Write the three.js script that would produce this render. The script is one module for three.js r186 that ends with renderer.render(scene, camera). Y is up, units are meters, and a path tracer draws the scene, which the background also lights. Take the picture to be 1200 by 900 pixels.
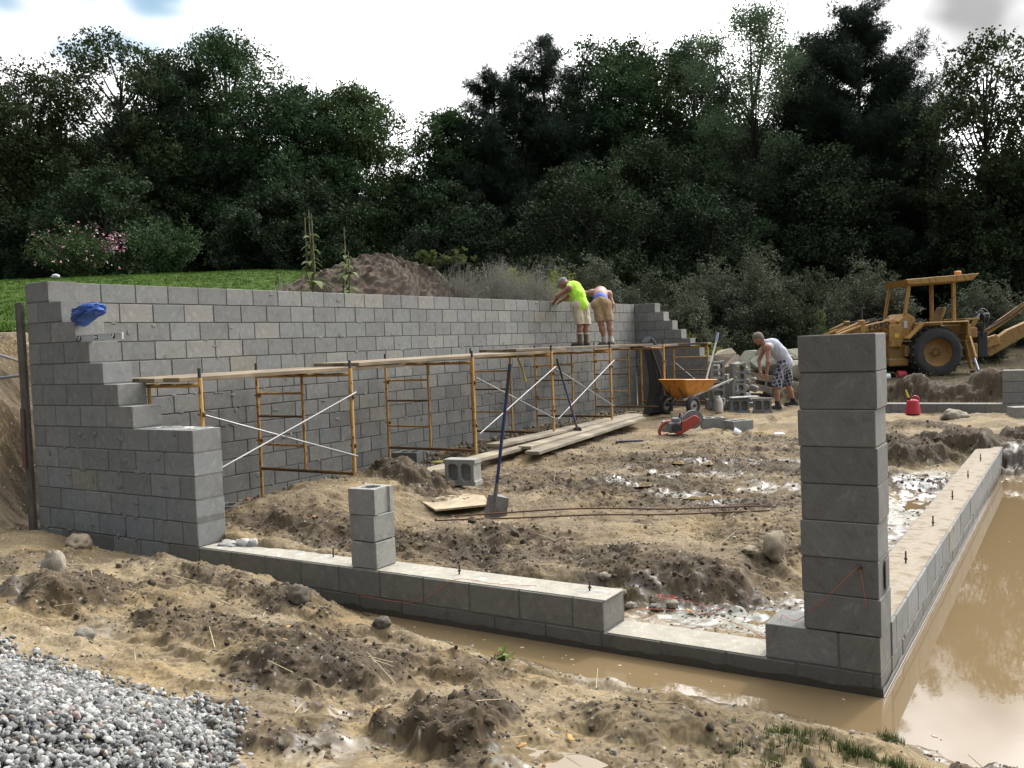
import * as THREE from 'three';
import { mergeGeometries, mergeVertices, toCreasedNormals } from 'three/addons/utils/BufferGeometryUtils.js';
import { MarchingCubes } from 'three/addons/objects/MarchingCubes.js';
import { ConvexGeometry } from 'three/addons/geometries/ConvexGeometry.js';
import { TextGeometry } from 'three/addons/geometries/TextGeometry.js';
import { FontLoader } from 'three/addons/loaders/FontLoader.js';
import { createNoise2D, createNoise3D } from 'simplex-noise';

// ---------- camera, sky, sun, exposure ----------
const scene = new THREE.Scene();
const camera = new THREE.PerspectiveCamera(46.2, 4 / 3, 0.1, 1500);
camera.position.set(0.9231, 2.0476, 5.021);
camera.rotation.set(-0.0441, 0.5661, -0.0397, 'YXZ');
const SUN = new THREE.Vector3(0.19, 0.86, -0.82).normalize();
const sun = new THREE.DirectionalLight(new THREE.Color(1, 0.95, 0.87), 2.45);
sun.position.copy(SUN).multiplyScalar(80); sun.target.position.set(-3, 0, -5);
sun.position.add(sun.target.position);
sun.castShadow = true; sun.shadow.mapSize.set(4096, 4096); sun.shadow.radius = 6;
Object.assign(sun.shadow.camera, { left: -45, right: 45, top: 45, bottom: -45, near: 1, far: 200 });
sun.name = 'sunlight'; sun.target.name = 'sun_target';
scene.add(sun, sun.target);
const renderer = new THREE.WebGLRenderer({ antialias: true });
renderer.toneMapping = THREE.LinearToneMapping;
renderer.toneMappingExposure = 0.88;
renderer.shadowMap.enabled = true;

function RNG(seed) { let a = seed >>> 0; return () => { a = (a + 0x6D2B79F5) | 0; let t = Math.imul(a ^ (a >>> 15), 1 | a); t = (t + Math.imul(t ^ (t >>> 7), 61 | t)) ^ t; return ((t ^ (t >>> 14)) >>> 0) / 4294967296; }; }
const N2 = createNoise2D(RNG(11)), N3 = createNoise3D(RNG(12));
const clamp = (x, a = 0, b = 1) => Math.min(b, Math.max(a, x));
const sm = (a, b, t) => { const k = clamp((t - a) / (b - a)); return k * k * (3 - 2 * k); };
const mix = (a, b, t) => a + (b - a) * t;
function fbm(x, y, o = 4, g = 0.5) { let s = 0, a = 1, n = 0; for (let i = 0; i < o; i++) { s += a * N2(x, y); n += a; a *= g; x = x * 2.03 + 17.1; y = y * 2.03 - 9.3; } return s / n; }
function fbm3(x, y, z, o = 4) { let s = 0, a = 1, n = 0; for (let i = 0; i < o; i++) { s += a * N3(x, y, z); n += a; a *= 0.55; x = x * 2.1 + 7; y = y * 2.1 - 3; z = z * 2.1 + 5; } return s / n; }

{ // sky: thick bright summer clouds towards the sun, broken cloud and blue elsewhere
  const W = 1024, Hh = 512, d = new Float32Array(W * Hh * 4), v = new THREE.Vector3();
  for (let r = 0; r < Hh; r++) for (let c = 0; c < W; c++) {
    const up = ((r + 0.5) / Hh - 0.5) * Math.PI, ro = ((c + 0.5) / W - 0.5) * 2 * Math.PI;
    v.set(Math.cos(ro) * Math.cos(up), Math.sin(up), Math.sin(ro) * Math.cos(up));
    const mu = v.dot(SUN), k = 1 / (Math.max(v.y, 0) + 0.25), n = fbm3(v.x * k * 0.9 + 3.1, v.y * 0.6, v.z * k * 0.9 - 1.7, 5), n2 = fbm3(v.x * k * 2.3 - 8, 4.4, v.z * k * 2.3, 4);
    const hole = (x, y, z, w) => Math.exp((v.x * x + v.y * y + v.z * z - 1) * w);
    const gap = 0.40 * hole(-0.744, 0.36, -0.563, 2600) + 0.40 * hole(-0.83, 0.315, -0.46, 2600), grey = hole(-0.075, 0.31, -0.948, 160);
    const front = sm(-0.55, 0.75, mu), cover = sm(-0.12, 0.22, n + front * 0.62 - 0.16 - gap * (1 + 0.9 * n2));
    const thick = sm(-0.2, 0.5, n2 * 0.6 + n * 0.5 + grey * 0.5);
    const cl = (0.40 + 0.8 * front + 0.75 * sm(0.3, 0.9, mu) + 9 * Math.exp((mu - 1) * 11) + 2.4 * Math.exp((mu - 1) * 2.3)) * mix(1.08, 0.74, thick) * (1 - clamp(0.8 * grey * (0.95 + 0.5 * n2), 0, 0.85));
    const hz = Math.exp(-Math.max(v.y, 0) * 5), bl = 1 + 0.9 * front;
    const blue = [mix(0.12, 0.32, hz) * bl, mix(0.22, 0.40, hz) * bl, mix(0.42, 0.5, hz) * bl];
    for (let i = 0; i < 3; i++) blue[i] = mix(blue[i], [0.56, 0.82, 0.98][i], front * 0.85);
    const o = (r * W + c) * 4, cc = [cl, cl * 1.0, cl * 1.01];
    for (let i = 0; i < 3; i++) { const s = mix(blue[i], cc[i], cover); d[o + i] = v.y < 0 ? mix(s, 0.12, sm(0, -0.1, v.y)) : s; }
    d[o + 3] = 1;
  }
  const t = new THREE.DataTexture(d, W, Hh, THREE.RGBAFormat, THREE.FloatType);
  t.mapping = THREE.EquirectangularReflectionMapping; t.magFilter = t.minFilter = THREE.LinearFilter; t.needsUpdate = true;
  scene.background = t; scene.environment = t;
}

// ---------- helpers ----------
const used = {}, kids = new WeakMap();
function numbered(n) { if (!(n in used)) { used[n] = 0; return n; } used[n]++; return n + '_' + String(used[n]).padStart(3, '0'); }
function tag(o, label, category, group, kind) { if (label) o.userData.label = label; if (category) o.userData.category = category; if (group) o.userData.group = group; if (kind) o.userData.kind = kind; return o; }
function thing(name, label, category, pos = [0, 0, 0], turn = 0, group) { const g = new THREE.Group(); g.name = numbered(name); g.position.set(...pos); g.rotation.y = turn; tag(g, label, category, group); scene.add(g); return g; }
function part(name, geo, mat, parent, pos, rot) {
  if (!kids.has(parent)) kids.set(parent, {}); const cnt = kids.get(parent); let nm = name; if (name in cnt) { cnt[name]++; nm = name + '_' + String(cnt[name]).padStart(3, '0'); } else cnt[name] = 0;
  const m = new THREE.Mesh(geo, mat); m.name = nm; m.castShadow = m.receiveShadow = true; if (pos) m.position.set(...pos); if (rot) m.rotation.set(...rot); parent.add(m); return m;
}
function solo(name, geo, mat, label, category, group, pos, rot, kind) { const m = new THREE.Mesh(geo, mat); m.name = numbered(name); m.castShadow = m.receiveShadow = true; if (pos) m.position.set(...pos); if (rot) m.rotation.set(...rot); tag(m, label, category, group, kind); scene.add(m); return m; }
function struct(name, geo, mat) { const m = new THREE.Mesh(geo, mat); m.name = numbered(name); m.castShadow = m.receiveShadow = true; m.userData.kind = 'structure'; scene.add(m); return m; }
function nz(g) { g = g.index ? g.toNonIndexed() : g; if (!g.attributes.normal) g.computeVertexNormals(); for (const k of Object.keys(g.attributes)) if (!['position', 'normal', 'uv'].includes(k)) g.deleteAttribute(k); if (!g.attributes.uv) boxUV(g); return g; }
const merge = (...l) => mergeGeometries(l.flat().map(nz));
function boxUV(g, ou = 0, ov = 0, s = 1) {
  const p = g.attributes.position, n = g.attributes.normal, uv = new Float32Array(p.count * 2);
  for (let i = 0; i < p.count; i++) { const ax = Math.abs(n.getX(i)), ay = Math.abs(n.getY(i)), az = Math.abs(n.getZ(i)); let a, b; if (ay >= ax && ay >= az) { a = p.getX(i); b = p.getZ(i); } else if (ax >= az) { a = p.getZ(i); b = p.getY(i); } else { a = p.getX(i); b = p.getY(i); } uv[i * 2] = a * s + ou; uv[i * 2 + 1] = b * s + ov; }
  g.setAttribute('uv', new THREE.BufferAttribute(uv, 2)); return g;
}
function cbox(w, h, d, c = 0.006, seed = 0, jit = 0) { // chamfered box centred at the origin
  const r = RNG(seed + 5), pts = [], W = w / 2, Hh = h / 2, D = d / 2, j = () => (r() - 0.5) * jit;
  for (const a of [-1, 1]) for (const b of [-1, 1]) for (const e of [-1, 1]) {
    pts.push(new THREE.Vector3(a * W, b * (Hh - c + j()), e * (D - c + j())), new THREE.Vector3(a * (W - c + j()), b * Hh, e * (D - c + j())), new THREE.Vector3(a * (W - c + j()), b * (Hh - c + j()), e * D));
  }
  return boxUV(new ConvexGeometry(pts), r() * 3, r() * 3);
}
function at(g, x = 0, y = 0, z = 0, rx = 0, ry = 0, rz = 0) { g.applyMatrix4(new THREE.Matrix4().compose(new THREE.Vector3(x, y, z), new THREE.Quaternion().setFromEuler(new THREE.Euler(rx, ry, rz, 'YXZ')), new THREE.Vector3(1, 1, 1))); return g; }
const V = (a) => new THREE.Vector3(...a);
function rod(p, q, r1, r2 = r1, seg = 8, cap = true) { const a = V(p), b = V(q), L = a.distanceTo(b), g = new THREE.CylinderGeometry(r2, r1, L, seg, 1, !cap); g.applyMatrix4(new THREE.Matrix4().compose(a.clone().add(b).multiplyScalar(0.5), new THREE.Quaternion().setFromUnitVectors(new THREE.Vector3(0, 1, 0), b.clone().sub(a).normalize()), new THREE.Vector3(1, 1, 1))); return g; }
function bar(p, q, w, h, c = 0.004) { const a = V(p), b = V(q), L = a.distanceTo(b), g = cbox(w, h, L, Math.min(c, w / 3, h / 3), 1); const m = new THREE.Matrix4().lookAt(b, a, Math.abs(b.y - a.y) / L > 0.99 ? new THREE.Vector3(0, 0, 1) : new THREE.Vector3(0, 1, 0)); m.setPosition(a.add(b).multiplyScalar(0.5)); g.applyMatrix4(m); return g; }
function tube(pts, r, seg = 24, rs = 6) { return new THREE.TubeGeometry(new THREE.CatmullRomCurve3(pts.map(V)), seg, r, rs); }
function blob(rx, ry, rz, seed, rough = 0.25, det = 2, freq = 1.6) { // a stone
  let g = mergeVertices(new THREE.IcosahedronGeometry(1, det).deleteAttribute('normal').deleteAttribute('uv')); const p = g.attributes.position, v = new THREE.Vector3();
  for (let i = 0; i < p.count; i++) { v.fromBufferAttribute(p, i); const k = 1 + rough * fbm3(v.x * freq + seed * 3.7, v.y * freq - seed, v.z * freq + seed * 1.3, 3); p.setXYZ(i, v.x * rx * k, v.y * ry * k, v.z * rz * k); }
  g.computeVertexNormals(); return boxUV(g, seed * 0.37, seed * 0.11);
}
function tex(size, fn, srgb = true, rep = 1) { const d = new Uint8Array(size * size * 4); for (let y = 0; y < size; y++) for (let x = 0; x < size; x++) { const c = fn(x / size, y / size, x, y), o = (y * size + x) * 4; for (let i = 0; i < 3; i++) d[o + i] = clamp((c.length ? c[i] : c) * 255, 0, 255); d[o + 3] = 255; } const t = new THREE.DataTexture(d, size, size); t.wrapS = t.wrapT = THREE.RepeatWrapping; t.magFilter = THREE.LinearFilter; t.minFilter = THREE.LinearMipmapLinearFilter; t.generateMipmaps = true; if (srgb) t.colorSpace = THREE.SRGBColorSpace; t.repeat.set(rep, rep); t.needsUpdate = true; return t; }
// seamless noise on a torus
const tn = (u, v, f, s = 0, o = 3) => { const a = u * Math.PI * 2, b = v * Math.PI * 2, k = f / 6.283; let t = 0, w = 1, n = 0, kk = k; for (let i = 0; i < o; i++) { t += w * (N3(Math.cos(a) * kk + s, Math.sin(a) * kk + Math.cos(b) * kk * 0.7, Math.sin(b) * kk - s) ); n += w; w *= 0.55; kk *= 2; } return t / n; };
const std = (o) => new THREE.MeshStandardMaterial({ roughness: 0.9, ...o });
const lin = (r, g, b) => new THREE.Color().setRGB(r, g, b);

// textures
const r0 = RNG(3);
const cmuMap = tex(512, (u, v) => { const a = tn(u, v, 4, 1, 4), a2 = tn(u, v, 9, 41, 4), b = tn(u, v, 60, 5, 2), p = r0(); let k = 0.81 + 0.055 * a + 0.05 * b + (p - 0.5) * 0.13 + 0.07 * sm(0.22, 0.5, a2) - 0.05 * sm(0.25, 0.5, -a2); if (p > 0.986) k -= 0.25; return [k, k * 0.995, k * 0.975]; }, true, 1.25);
const cmuBump = tex(512, (u, v) => { const p = r0(); return 0.6 + 0.15 * tn(u, v, 70, 9, 2) + (p - 0.5) * 0.25 - (p > 0.985 ? 0.4 : 0); }, false, 1.25);
const woodMap = tex(256, (u, v) => { const g = tn(u, v * 0.12, 42, 2, 3), b = tn(u, v, 3, 8, 2), k = 0.78 + 0.17 * g + 0.12 * b; return [k, k * 0.97, k * 0.92]; });
const rustMap = tex(256, (u, v) => { const n = tn(u, v, 9, 4, 4), m = sm(0.2, 0.4, n), f = 0.06 * tn(u, v, 30, 6, 2); return [mix(0.82, 0.40, m) + f, mix(0.65, 0.29, m) + f, mix(0.38, 0.19, m) + f]; });
const speckMap = tex(256, (u, v) => { const k = 0.82 + 0.16 * tn(u, v, 6, 3, 3) + (r0() - 0.5) * 0.08; return [k, k, k]; });
const grimeMap = tex(256, (u, v) => { const m = sm(0.0, 0.7, tn(u, v, 5, 14, 4)), k = 0.9 + 0.08 * tn(u, v, 20, 2, 2); return [mix(k, 0.74, m), mix(k, 0.70, m), mix(k, 0.64, m)]; });

// ---------- terrain ----------
const WL = 0.08; // water level in the trench
const zEtab = [[-12, -0.4], [-8, -0.35], [-5, -0.2], [-3.7, -0.02], [-3.2, 0.16], [-2.7, 0.29], [-1.5, 0.42], [-0.6, 0.45], [0, 0.43], [0.2, 0.42], [0.4, 0.6], [0.65, 0.72], [1, 0.8], [6, 1.1]];
function lut(t, x) { if (x <= t[0][0]) return t[0][1]; for (let i = 1; i < t.length; i++) if (x < t[i][0]) { const k = (x - t[i - 1][0]) / (t[i][0] - t[i - 1][0]); return mix(t[i - 1][1], t[i][1], k); } return t[t.length - 1][1]; }
const xBtab = [[-9, -1.5], [-7.3, -1.15], [-4, -0.8], [-2, -0.85], [-1.15, -1.1], [-0.85, -1.55], [-0.5, -2.3], [-0.3, -3.2]];
// lumps: x, z, rx, rz towards the camera, rz away, height, darkness
const LUMPS = [
  [-1.45, 1.98, 0.30, 0.16, 0.42, 0.21, 1], [-1.1, 2.05, 0.2, 0.2, 0.3, 0.08, 0.4], [-2.62, 1.55, 0.50, 0.30, 0.4, 0.17, 1], [-2.1, 1.15, 0.42, 0.14, 0.35, 0.13, 0.85], [-3.15, 1.35, 0.4, 0.22, 0.4, 0.12, 0.9],
  [-0.78, 1.38, 0.36, 0.17, 0.4, 0.12, 0.8], [-0.3, 1.35, 0.3, 0.2, 0.3, 0.08, 0.6], [-5.0, 1.62, 0.5, 0.25, 0.4, 0.2, 1], [-3.7, 1.5, 0.42, 0.2, 0.3, 0.11, 0.9], [-4.4, 1.2, 0.4, 0.2, 0.4, 0.1, 0.6],
  [-4.35, 0.42, 0.6, 0.28, 0.3, 0.16, 0.55], [-5.2, 0.55, 0.5, 0.3, 0.35, 0.12, 0.5], [-3.7, 0.55, 0.3, 0.2, 0.25, 0.12, 0.7], [-6.6, 0.75, 0.7, 0.35, 0.4, 0.10, 0.1], [-7.4, 0.45, 0.6, 0.4, 0.4, 0.14, 0.1], [-5.9, 1.2, 0.5, 0.3, 0.4, 0.1, 0.7],
  [-2.95, 0.72, 0.3, 0.12, 0.25, 0.07, 0.5], [-2.2, 2.35, 0.4, 0.2, 0.3, 0.1, 0.8], [0.62, 0.93, 0.2, 0.14, 0.2, 0.12, 0.9], [0.2, 1.5, 0.5, 0.3, 0.4, 0.06, 0.3],
  // inside the foundation
  [-5.7, -1.9, 0.75, 1.3, 1.3, 0.22, -0.4], [-5.0, -1.0, 0.6, 0.35, 0.9, 0.10, 0.2], [-5.5, -2.75, 0.5, 0.25, 0.35, 0.16, 1], [-1.75, -1.35, 0.55, 0.5, 0.6, 0.02, 0.3], [-1.15, -1.9, 0.35, 0.5, 0.5, 0.03, 0.3], [-3.0, -0.9, 0.6, 0.25, 0.5, 0.03, 0.6], [-3.4, -1.2, 0.5, 0.25, 0.4, 0.05, 0.5],
  [-0.95, -7.5, 0.5, 0.5, 0.6, 0.28, 1], [-0.2, -8.9, 0.9, 0.5, 0.7, 0.30, 1], [0.9, -9.6, 1.0, 0.4, 0.6, 0.35, 1], [2.2, -9.8, 1.2, 0.5, 0.7, 0.3, 1], [-1.6, -8.6, 0.8, 0.4, 0.6, 0.12, 0.7], [-0.7, -5.6, 0.35, 0.5, 0.5, 0.10, 0.7], [-1.4, -10.6, 0.8, 0.3, 0.4, 0.12, 0.6],
  [-1.3, -15.3, 1.2, 0.5, 0.6, 0.42, 1], [-2.6, -15.4, 0.9, 0.4, 0.5, 0.3, 1], [-4.1, -15.2, 0.8, 0.45, 0.6, 0.45, 1], [-0.3, -15.6, 0.8, 0.5, 0.6, 0.4, 0.9], [0.8, -15.6, 0.9, 0.5, 0.6, 0.3, 0.8],
];
// churned (dark, lumpy) ground: x, z, rx, rz, weight
const CHURN = [[-3.7, -4.0, 2.1, 1.05, 1.0], [-2.3, -3.6, 1.4, 0.9, 1.0], [-3.0, -5.8, 2.2, 1.2, 1.0], [-2.8, -1.3, 1.1, 0.5, 0.8], [-1.6, -2.4, 0.7, 0.6, 0.7], [-2.4, -8.6, 1.6, 0.6, 0.75], [-3.0, -7.4, 1.6, 0.6, 0.7], [-3.9, -6.2, 0.8, 0.5, 0.6], [-5.0, -2.5, 0.6, 0.3, 0.9], [-4.2, -0.7, 1.7, 0.4, 1.2], [-1.6, -0.95, 1.0, 0.35, 1.2], [-1.1, -1.6, 0.25, 0.7, 0.8], [-2.1, -7.2, 1.2, 0.6, 0.6], [-1.7, -5.5, 0.8, 0.9, 0.5], [-7.2, -5, 0.5, 6, 0.85], [-4.5, -11.5, 1.6, 0.6, 0.4],
  [-2.6, 1.7, 0.9, 0.55, 0.9], [-3.6, 1.5, 0.8, 0.5, 0.7], [-4.9, 1.5, 0.8, 0.6, 0.8], [-4.5, 0.6, 1.1, 0.35, 0.7], [-1.4, 2.1, 0.5, 0.4, 0.8], [-0.8, 1.6, 0.6, 0.3, 0.8], [-2.0, 1.2, 0.7, 0.3, 0.6], [-8.8, -0.4, 1.0, 1.8, 1.2], [-9.8, -1.2, 1.2, 1.6, 1.0], [-6.2, 1.1, 0.8, 0.5, 0.5]];
const WETS = [[-3.0, -4.9, 0.6, 0.2, 0.6], [-1.9, -4.4, 0.4, 0.2, 0.6], [-3.8, -5.3, 0.4, 0.15, 0.5], [-2.2, -6.3, 0.5, 0.2, 0.5], [-1.8, -0.55, 0.4, 0.15, 0.7], [-0.5, -3.2, 0.25, 0.8, 0.8], [-0.6, -5.6, 0.25, 0.6, 0.7], [0.4, 1.75, 0.4, 0.12, 0.4], [-3.4, 0.95, 0.4, 0.1, 0.35], [-3.9, -4.4, 0.45, 0.22, 0.5], [-3.35, -4.05, 0.4, 0.16, 0.5], [-2.5, -3.75, 0.5, 0.2, 0.5], [-2.1, -3.4, 0.35, 0.15, 0.4], [-3.1, -5.9, 0.7, 0.25, 0.45], [-2.5, -5.1, 0.3, 0.12, 0.3], [-1.35, -0.62, 0.5, 0.28, 0.8], [-0.75, -0.85, 0.3, 0.35, 0.9], [-0.5, -4.4, 0.3, 1.0, 0.75], [-0.55, -2.6, 0.2, 0.9, 0.6], [-0.8, 2.2, 0.25, 0.13, 0.9], [-1.7, 2.35, 0.2, 0.18, 0.8], [-2.0, 2.05, 0.22, 0.1, 0.6], [-2.75, 2.0, 0.28, 0.1, 0.35], [-5.3, 1.85, 0.25, 0.14, 0.6], [-4.2, 1.85, 0.3, 0.1, 0.4], [1.2, -8.5, 1.6, 0.3, 0.35], [-0.6, -6.4, 0.25, 0.4, 0.6]];
const PALE_SHEEN = [[-1.3, -0.62, 0.35, 0.2, 0.75], [-0.85, -0.75, 0.35, 0.3, 0.95], [-0.55, -4.0, 0.25, 0.7, 0.8], [-0.6, -2.4, 0.2, 0.9, 0.5], [-3.6, -4.25, 0.6, 0.12, 0.5], [-2.5, -3.6, 0.6, 0.12, 0.5], [-0.8, 2.2, 0.3, 0.12, 0.7], [-0.6, -6.6, 0.2, 0.4, 0.7], [-4.5, -9.6, 0.5, 0.3, 0.3]];  // wet sheen painted as paler mud colour: x, z, rx, rz, weight
const spots = (L, x, z) => { let m = 0; for (const [cx, cz, rx, rz, w] of L) { const dx = (x - cx) / rx, dz = (z - cz) / rz, d = dx * dx + dz * dz; if (d < 5) m = Math.max(m, w * Math.exp(-d * 0.9)); } return m; };
function far(x, z) { // the hill behind and to the left
  const px = x - 0.92, pz = z - 5.02, a = -0.5363 * px - 0.844 * pz, s = 0.844 * px - 0.5363 * pz;
  return 0.55 + sm(8, -9, s) * (1.95 + 2.3 * sm(9, 36, a)) + sm(14, 60, a) * 0.9;
}
function base(x, z) {
  const zE = lut(zEtab, x), t = z - zE;
  let f = t > 0 ? WL + 0.40 * (1 - Math.exp(-t / mix(1.25, 0.8, sm(-3, -5, x)))) : WL + Math.max(t * 0.8, -0.26);
  f += sm(-3.4, -6.5, x) * 0.07 * sm(-0.2, 0.6, t);
  // inside
  let inn = 0.44 - 0.05 * sm(-3, -1, z) * sm(-4.2, -2.8, x) + 0.05 * fbm(x * 0.45 + 3, z * 0.45, 2) + 0.12 * sm(-8, -14, z) * sm(-3, -7, x);
  const tr = sm(-6.35, -7.15, x); inn = mix(inn, lut([[-13, 0.52], [-9, 0.5], [-5, 0.36], [-2.4, 0.29], [0, 0.26]], z), tr);
  const sxb = x - lut(xBtab, z) + 0.13 * fbm(x * 1.9, z * 1.9 + 7, 3), pl = sm(0.34, -0.40, sxb + 0.06 * N2(x * 6, z * 6)), low = 0.19 + 0.13 * sm(-1.4, -4, z);
  inn = mix(low, inn, z > -9.2 ? pl : mix(pl, 1, sm(-9.2, -10.4, z)));
  let h;
  if (z > -0.28 && x < 0.02) h = mix(inn, f, sm(-0.28, -0.03, z)); else h = inn;
  if (z > 0) h = f;
  // pool to the right of the building
  if (x > -0.25 && z < 0.6) { const pool = mix(-0.18, 0.13 + 0.3 * sm(-8.9, -10.5, z), sm(-7.6, -8.7, z + 0.25 * N2(x * 0.8, 3))); const k = sm(-0.25, -0.02, x), pl2 = z > 0 ? Math.min(pool, f) : mix(pool, 0.5, sm(5.2, 6.5, x)); h = mix(h, pl2, k); }
  // backfill side of the long wall, the cut bank and the hill
  const F = far(x, z), out = sm(-8.0, -8.35, x);
  if (x < -7.9) { const cut = sm(-8.35, -10.9, x + 0.35 * fbm(z * 0.6, x * 0.6, 2)); const bankTop = mix(mix(h, 0.34, 0.6), F, cut * sm(2.6, -0.4, z + (x + 11) * -0.2)); h = mix(h, bankTop, out); }
  if (z < -14.0) h = mix(h, F, sm(-14.0, -20, z) );
  const bx = sm(6, 9, x); h = mix(h, Math.max(0.45, F - 0.2), bx);
  return h;
}
function lumps(x, z) {
  let h = 0, dk = 0; const wx = x + 0.10 * N2(x * 3.1, z * 3.1) + 0.03 * N2(x * 8, z * 8) + 0.010 * N2(x * 19, z * 19), wz = z + 0.10 * N2(x * 3.1 + 40, z * 3.1) + 0.03 * N2(x * 8 + 9, z * 8) + 0.010 * N2(x * 19 + 5, z * 19);
  for (const [cx, cz, rx, rf, rb, hh, dark] of LUMPS) { const dx = (wx - cx) / (rx * 1.25); if (Math.abs(dx) > 1) continue; const dz = (wz - cz) / ((wz > cz ? rf : rb) * 1.25), d = dx * dx + dz * dz; if (d < 1) { const k = (1 - d) * (1 - d) * (1 + 2 * d); h += hh * k * (cz > 0 ? 0.58 : 1); dk = dark > 0 ? Math.max(dk, dark * sm(0, 0.35, k)) : dk; } }
  return [h, dk];
}
function mudInfo(x, z) { // [churn, wet, darkness of lumps, lump height]
  const [lh, dk] = lumps(x, z), n = fbm(x * 1.1 + 5, z * 1.1 - 2, 3);
  let c = (z > 0 ? 0.8 : 1) * Math.max(spots(CHURN, x, z), dk * 0.9) + 0.42 * n - (z > 0 ? 0.17 : 0.10); c = clamp(c, 0, 1);
  const inWater = 0; let w = 1.1 * spots(WETS, x, z) * clamp(0.75 + 0.9 * fbm(x * 3.3, z * 3.3 + 11, 3), 0, 1.3);
  return [c, clamp(w), dk, lh];
}
// tyre ruts: [x0, z0, x1, z1, half gauge]
const RUTS = [[-2.2, -2.2, -3.4, -12.5, 0.62], [-4.6, -2.8, -2.6, -10.5, 0.62], [-5.9, 0.95, 0.3, 1.75, 0.55]];
function ruts(x, z) { let h = 0; for (const [x0, z0, x1, z1, gau] of RUTS) { const dx = x1 - x0, dz = z1 - z0, L = Math.hypot(dx, dz), t = ((x - x0) * dx + (z - z0) * dz) / L; if (t < -0.4 || t > L + 0.4) continue; const off = ((x - x0) * dz - (z - z0) * dx) / L + 0.22 * Math.sin(t * 0.9 + x0) + 0.06 * N2(x * 2, z * 2), e = sm(-0.4, 0.5, t) * sm(L + 0.4, L - 0.5, t); for (const s of [-1, 1]) { const d = Math.abs(off - s * gau); if (d < 0.3) { const groove = -0.038 * sm(0.15, 0.09, d) + 0.026 * Math.exp(-(((d - 0.19) / 0.05) ** 2)); const cleat = d < 0.14 ? 0.012 * sm(-0.2, 0.5, Math.sin((t + s * off * 0.8) * 6.283 / 0.13)) : 0; h += e * (groove + cleat) * (0.75 + 0.4 * N2(x * 1.3, z * 1.3 + 5)); } } } return h; }
function Hfull(x, z) {
  let h = base(x, z); const [c, w, dk, lh] = mudInfo(x, z);
  h += lh;
  const dry = (1 - 0.94 * Math.min(1, w * 1.35)) * (h < WL + 0.02 ? sm(WL - 0.1, WL + 0.04, h) * 0.8 + 0.1 : 1);
  const b = fbm(x * 1.7, z * 1.7, 3), m = 1 - Math.abs(N2(x * 5.3 + 2, z * 5.3)), q = 1 - Math.abs(N2(x * 11 + 7, z * 11));
  h += dry * (0.030 * b + 0.035 * fbm(x * 0.9 + 4, z * 0.9, 2) * sm(0.1, -0.6, z) + 0.03 * c * N2(x * 2.6, z * 2.6) + (0.006 + 0.024 * c) * N2(x * 5.3, z * 5.3) + (0.005 + 0.013 * c) * N2(x * 11 + 3, z * 11) + (0.004 + 0.010 * c) * (N2(x * 23, z * 23) - 0.5 * Math.abs(N2(x * 17, z * 17))) + (0.003 + 0.007 * c) * N2(x * 45, z * 45)) + ruts(x, z) * dry;
  return h - w * 0.03;
}
const H = (x, z) => Hfull(x, z);
const PX0 = -12, PX1 = 6, PZ0 = -18, PZ1 = 4.4;
function axis(list) { const a = [list[0][0]]; for (const [to, step] of list.slice(1)) { const from = a[a.length - 1], n = Math.max(1, Math.round((to - from) / step)); for (let i = 1; i <= n; i++) a.push(from + (to - from) * i / n); } return a; }
function sheet(xs, zs, hf, keep) {
  const nx = xs.length, nzz = zs.length, p = new Float32Array(nx * nzz * 3), uv = new Float32Array(nx * nzz * 2), idx = [];
  for (let j = 0; j < nzz; j++) for (let i = 0; i < nx; i++) { const k = j * nx + i; p[k * 3] = xs[i]; p[k * 3 + 1] = hf(xs[i], zs[j]); p[k * 3 + 2] = zs[j]; uv[k * 2] = (xs[i] - PX0) / (PX1 - PX0); uv[k * 2 + 1] = (zs[j] - PZ0) / (PZ1 - PZ0); }
  for (let j = 0; j < nzz - 1; j++) for (let i = 0; i < nx - 1; i++) { if (keep && !keep((xs[i] + xs[i + 1]) / 2, (zs[j] + zs[j + 1]) / 2)) continue; const a = j * nx + i, b = a + 1, c = a + nx, d = c + 1; idx.push(a, c, b, b, c, d); }
  const g = new THREE.BufferGeometry(); g.setAttribute('position', new THREE.BufferAttribute(p, 3)); g.setAttribute('uv', new THREE.BufferAttribute(uv, 2)); g.setIndex(idx); g.computeVertexNormals(); return g;
}
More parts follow.
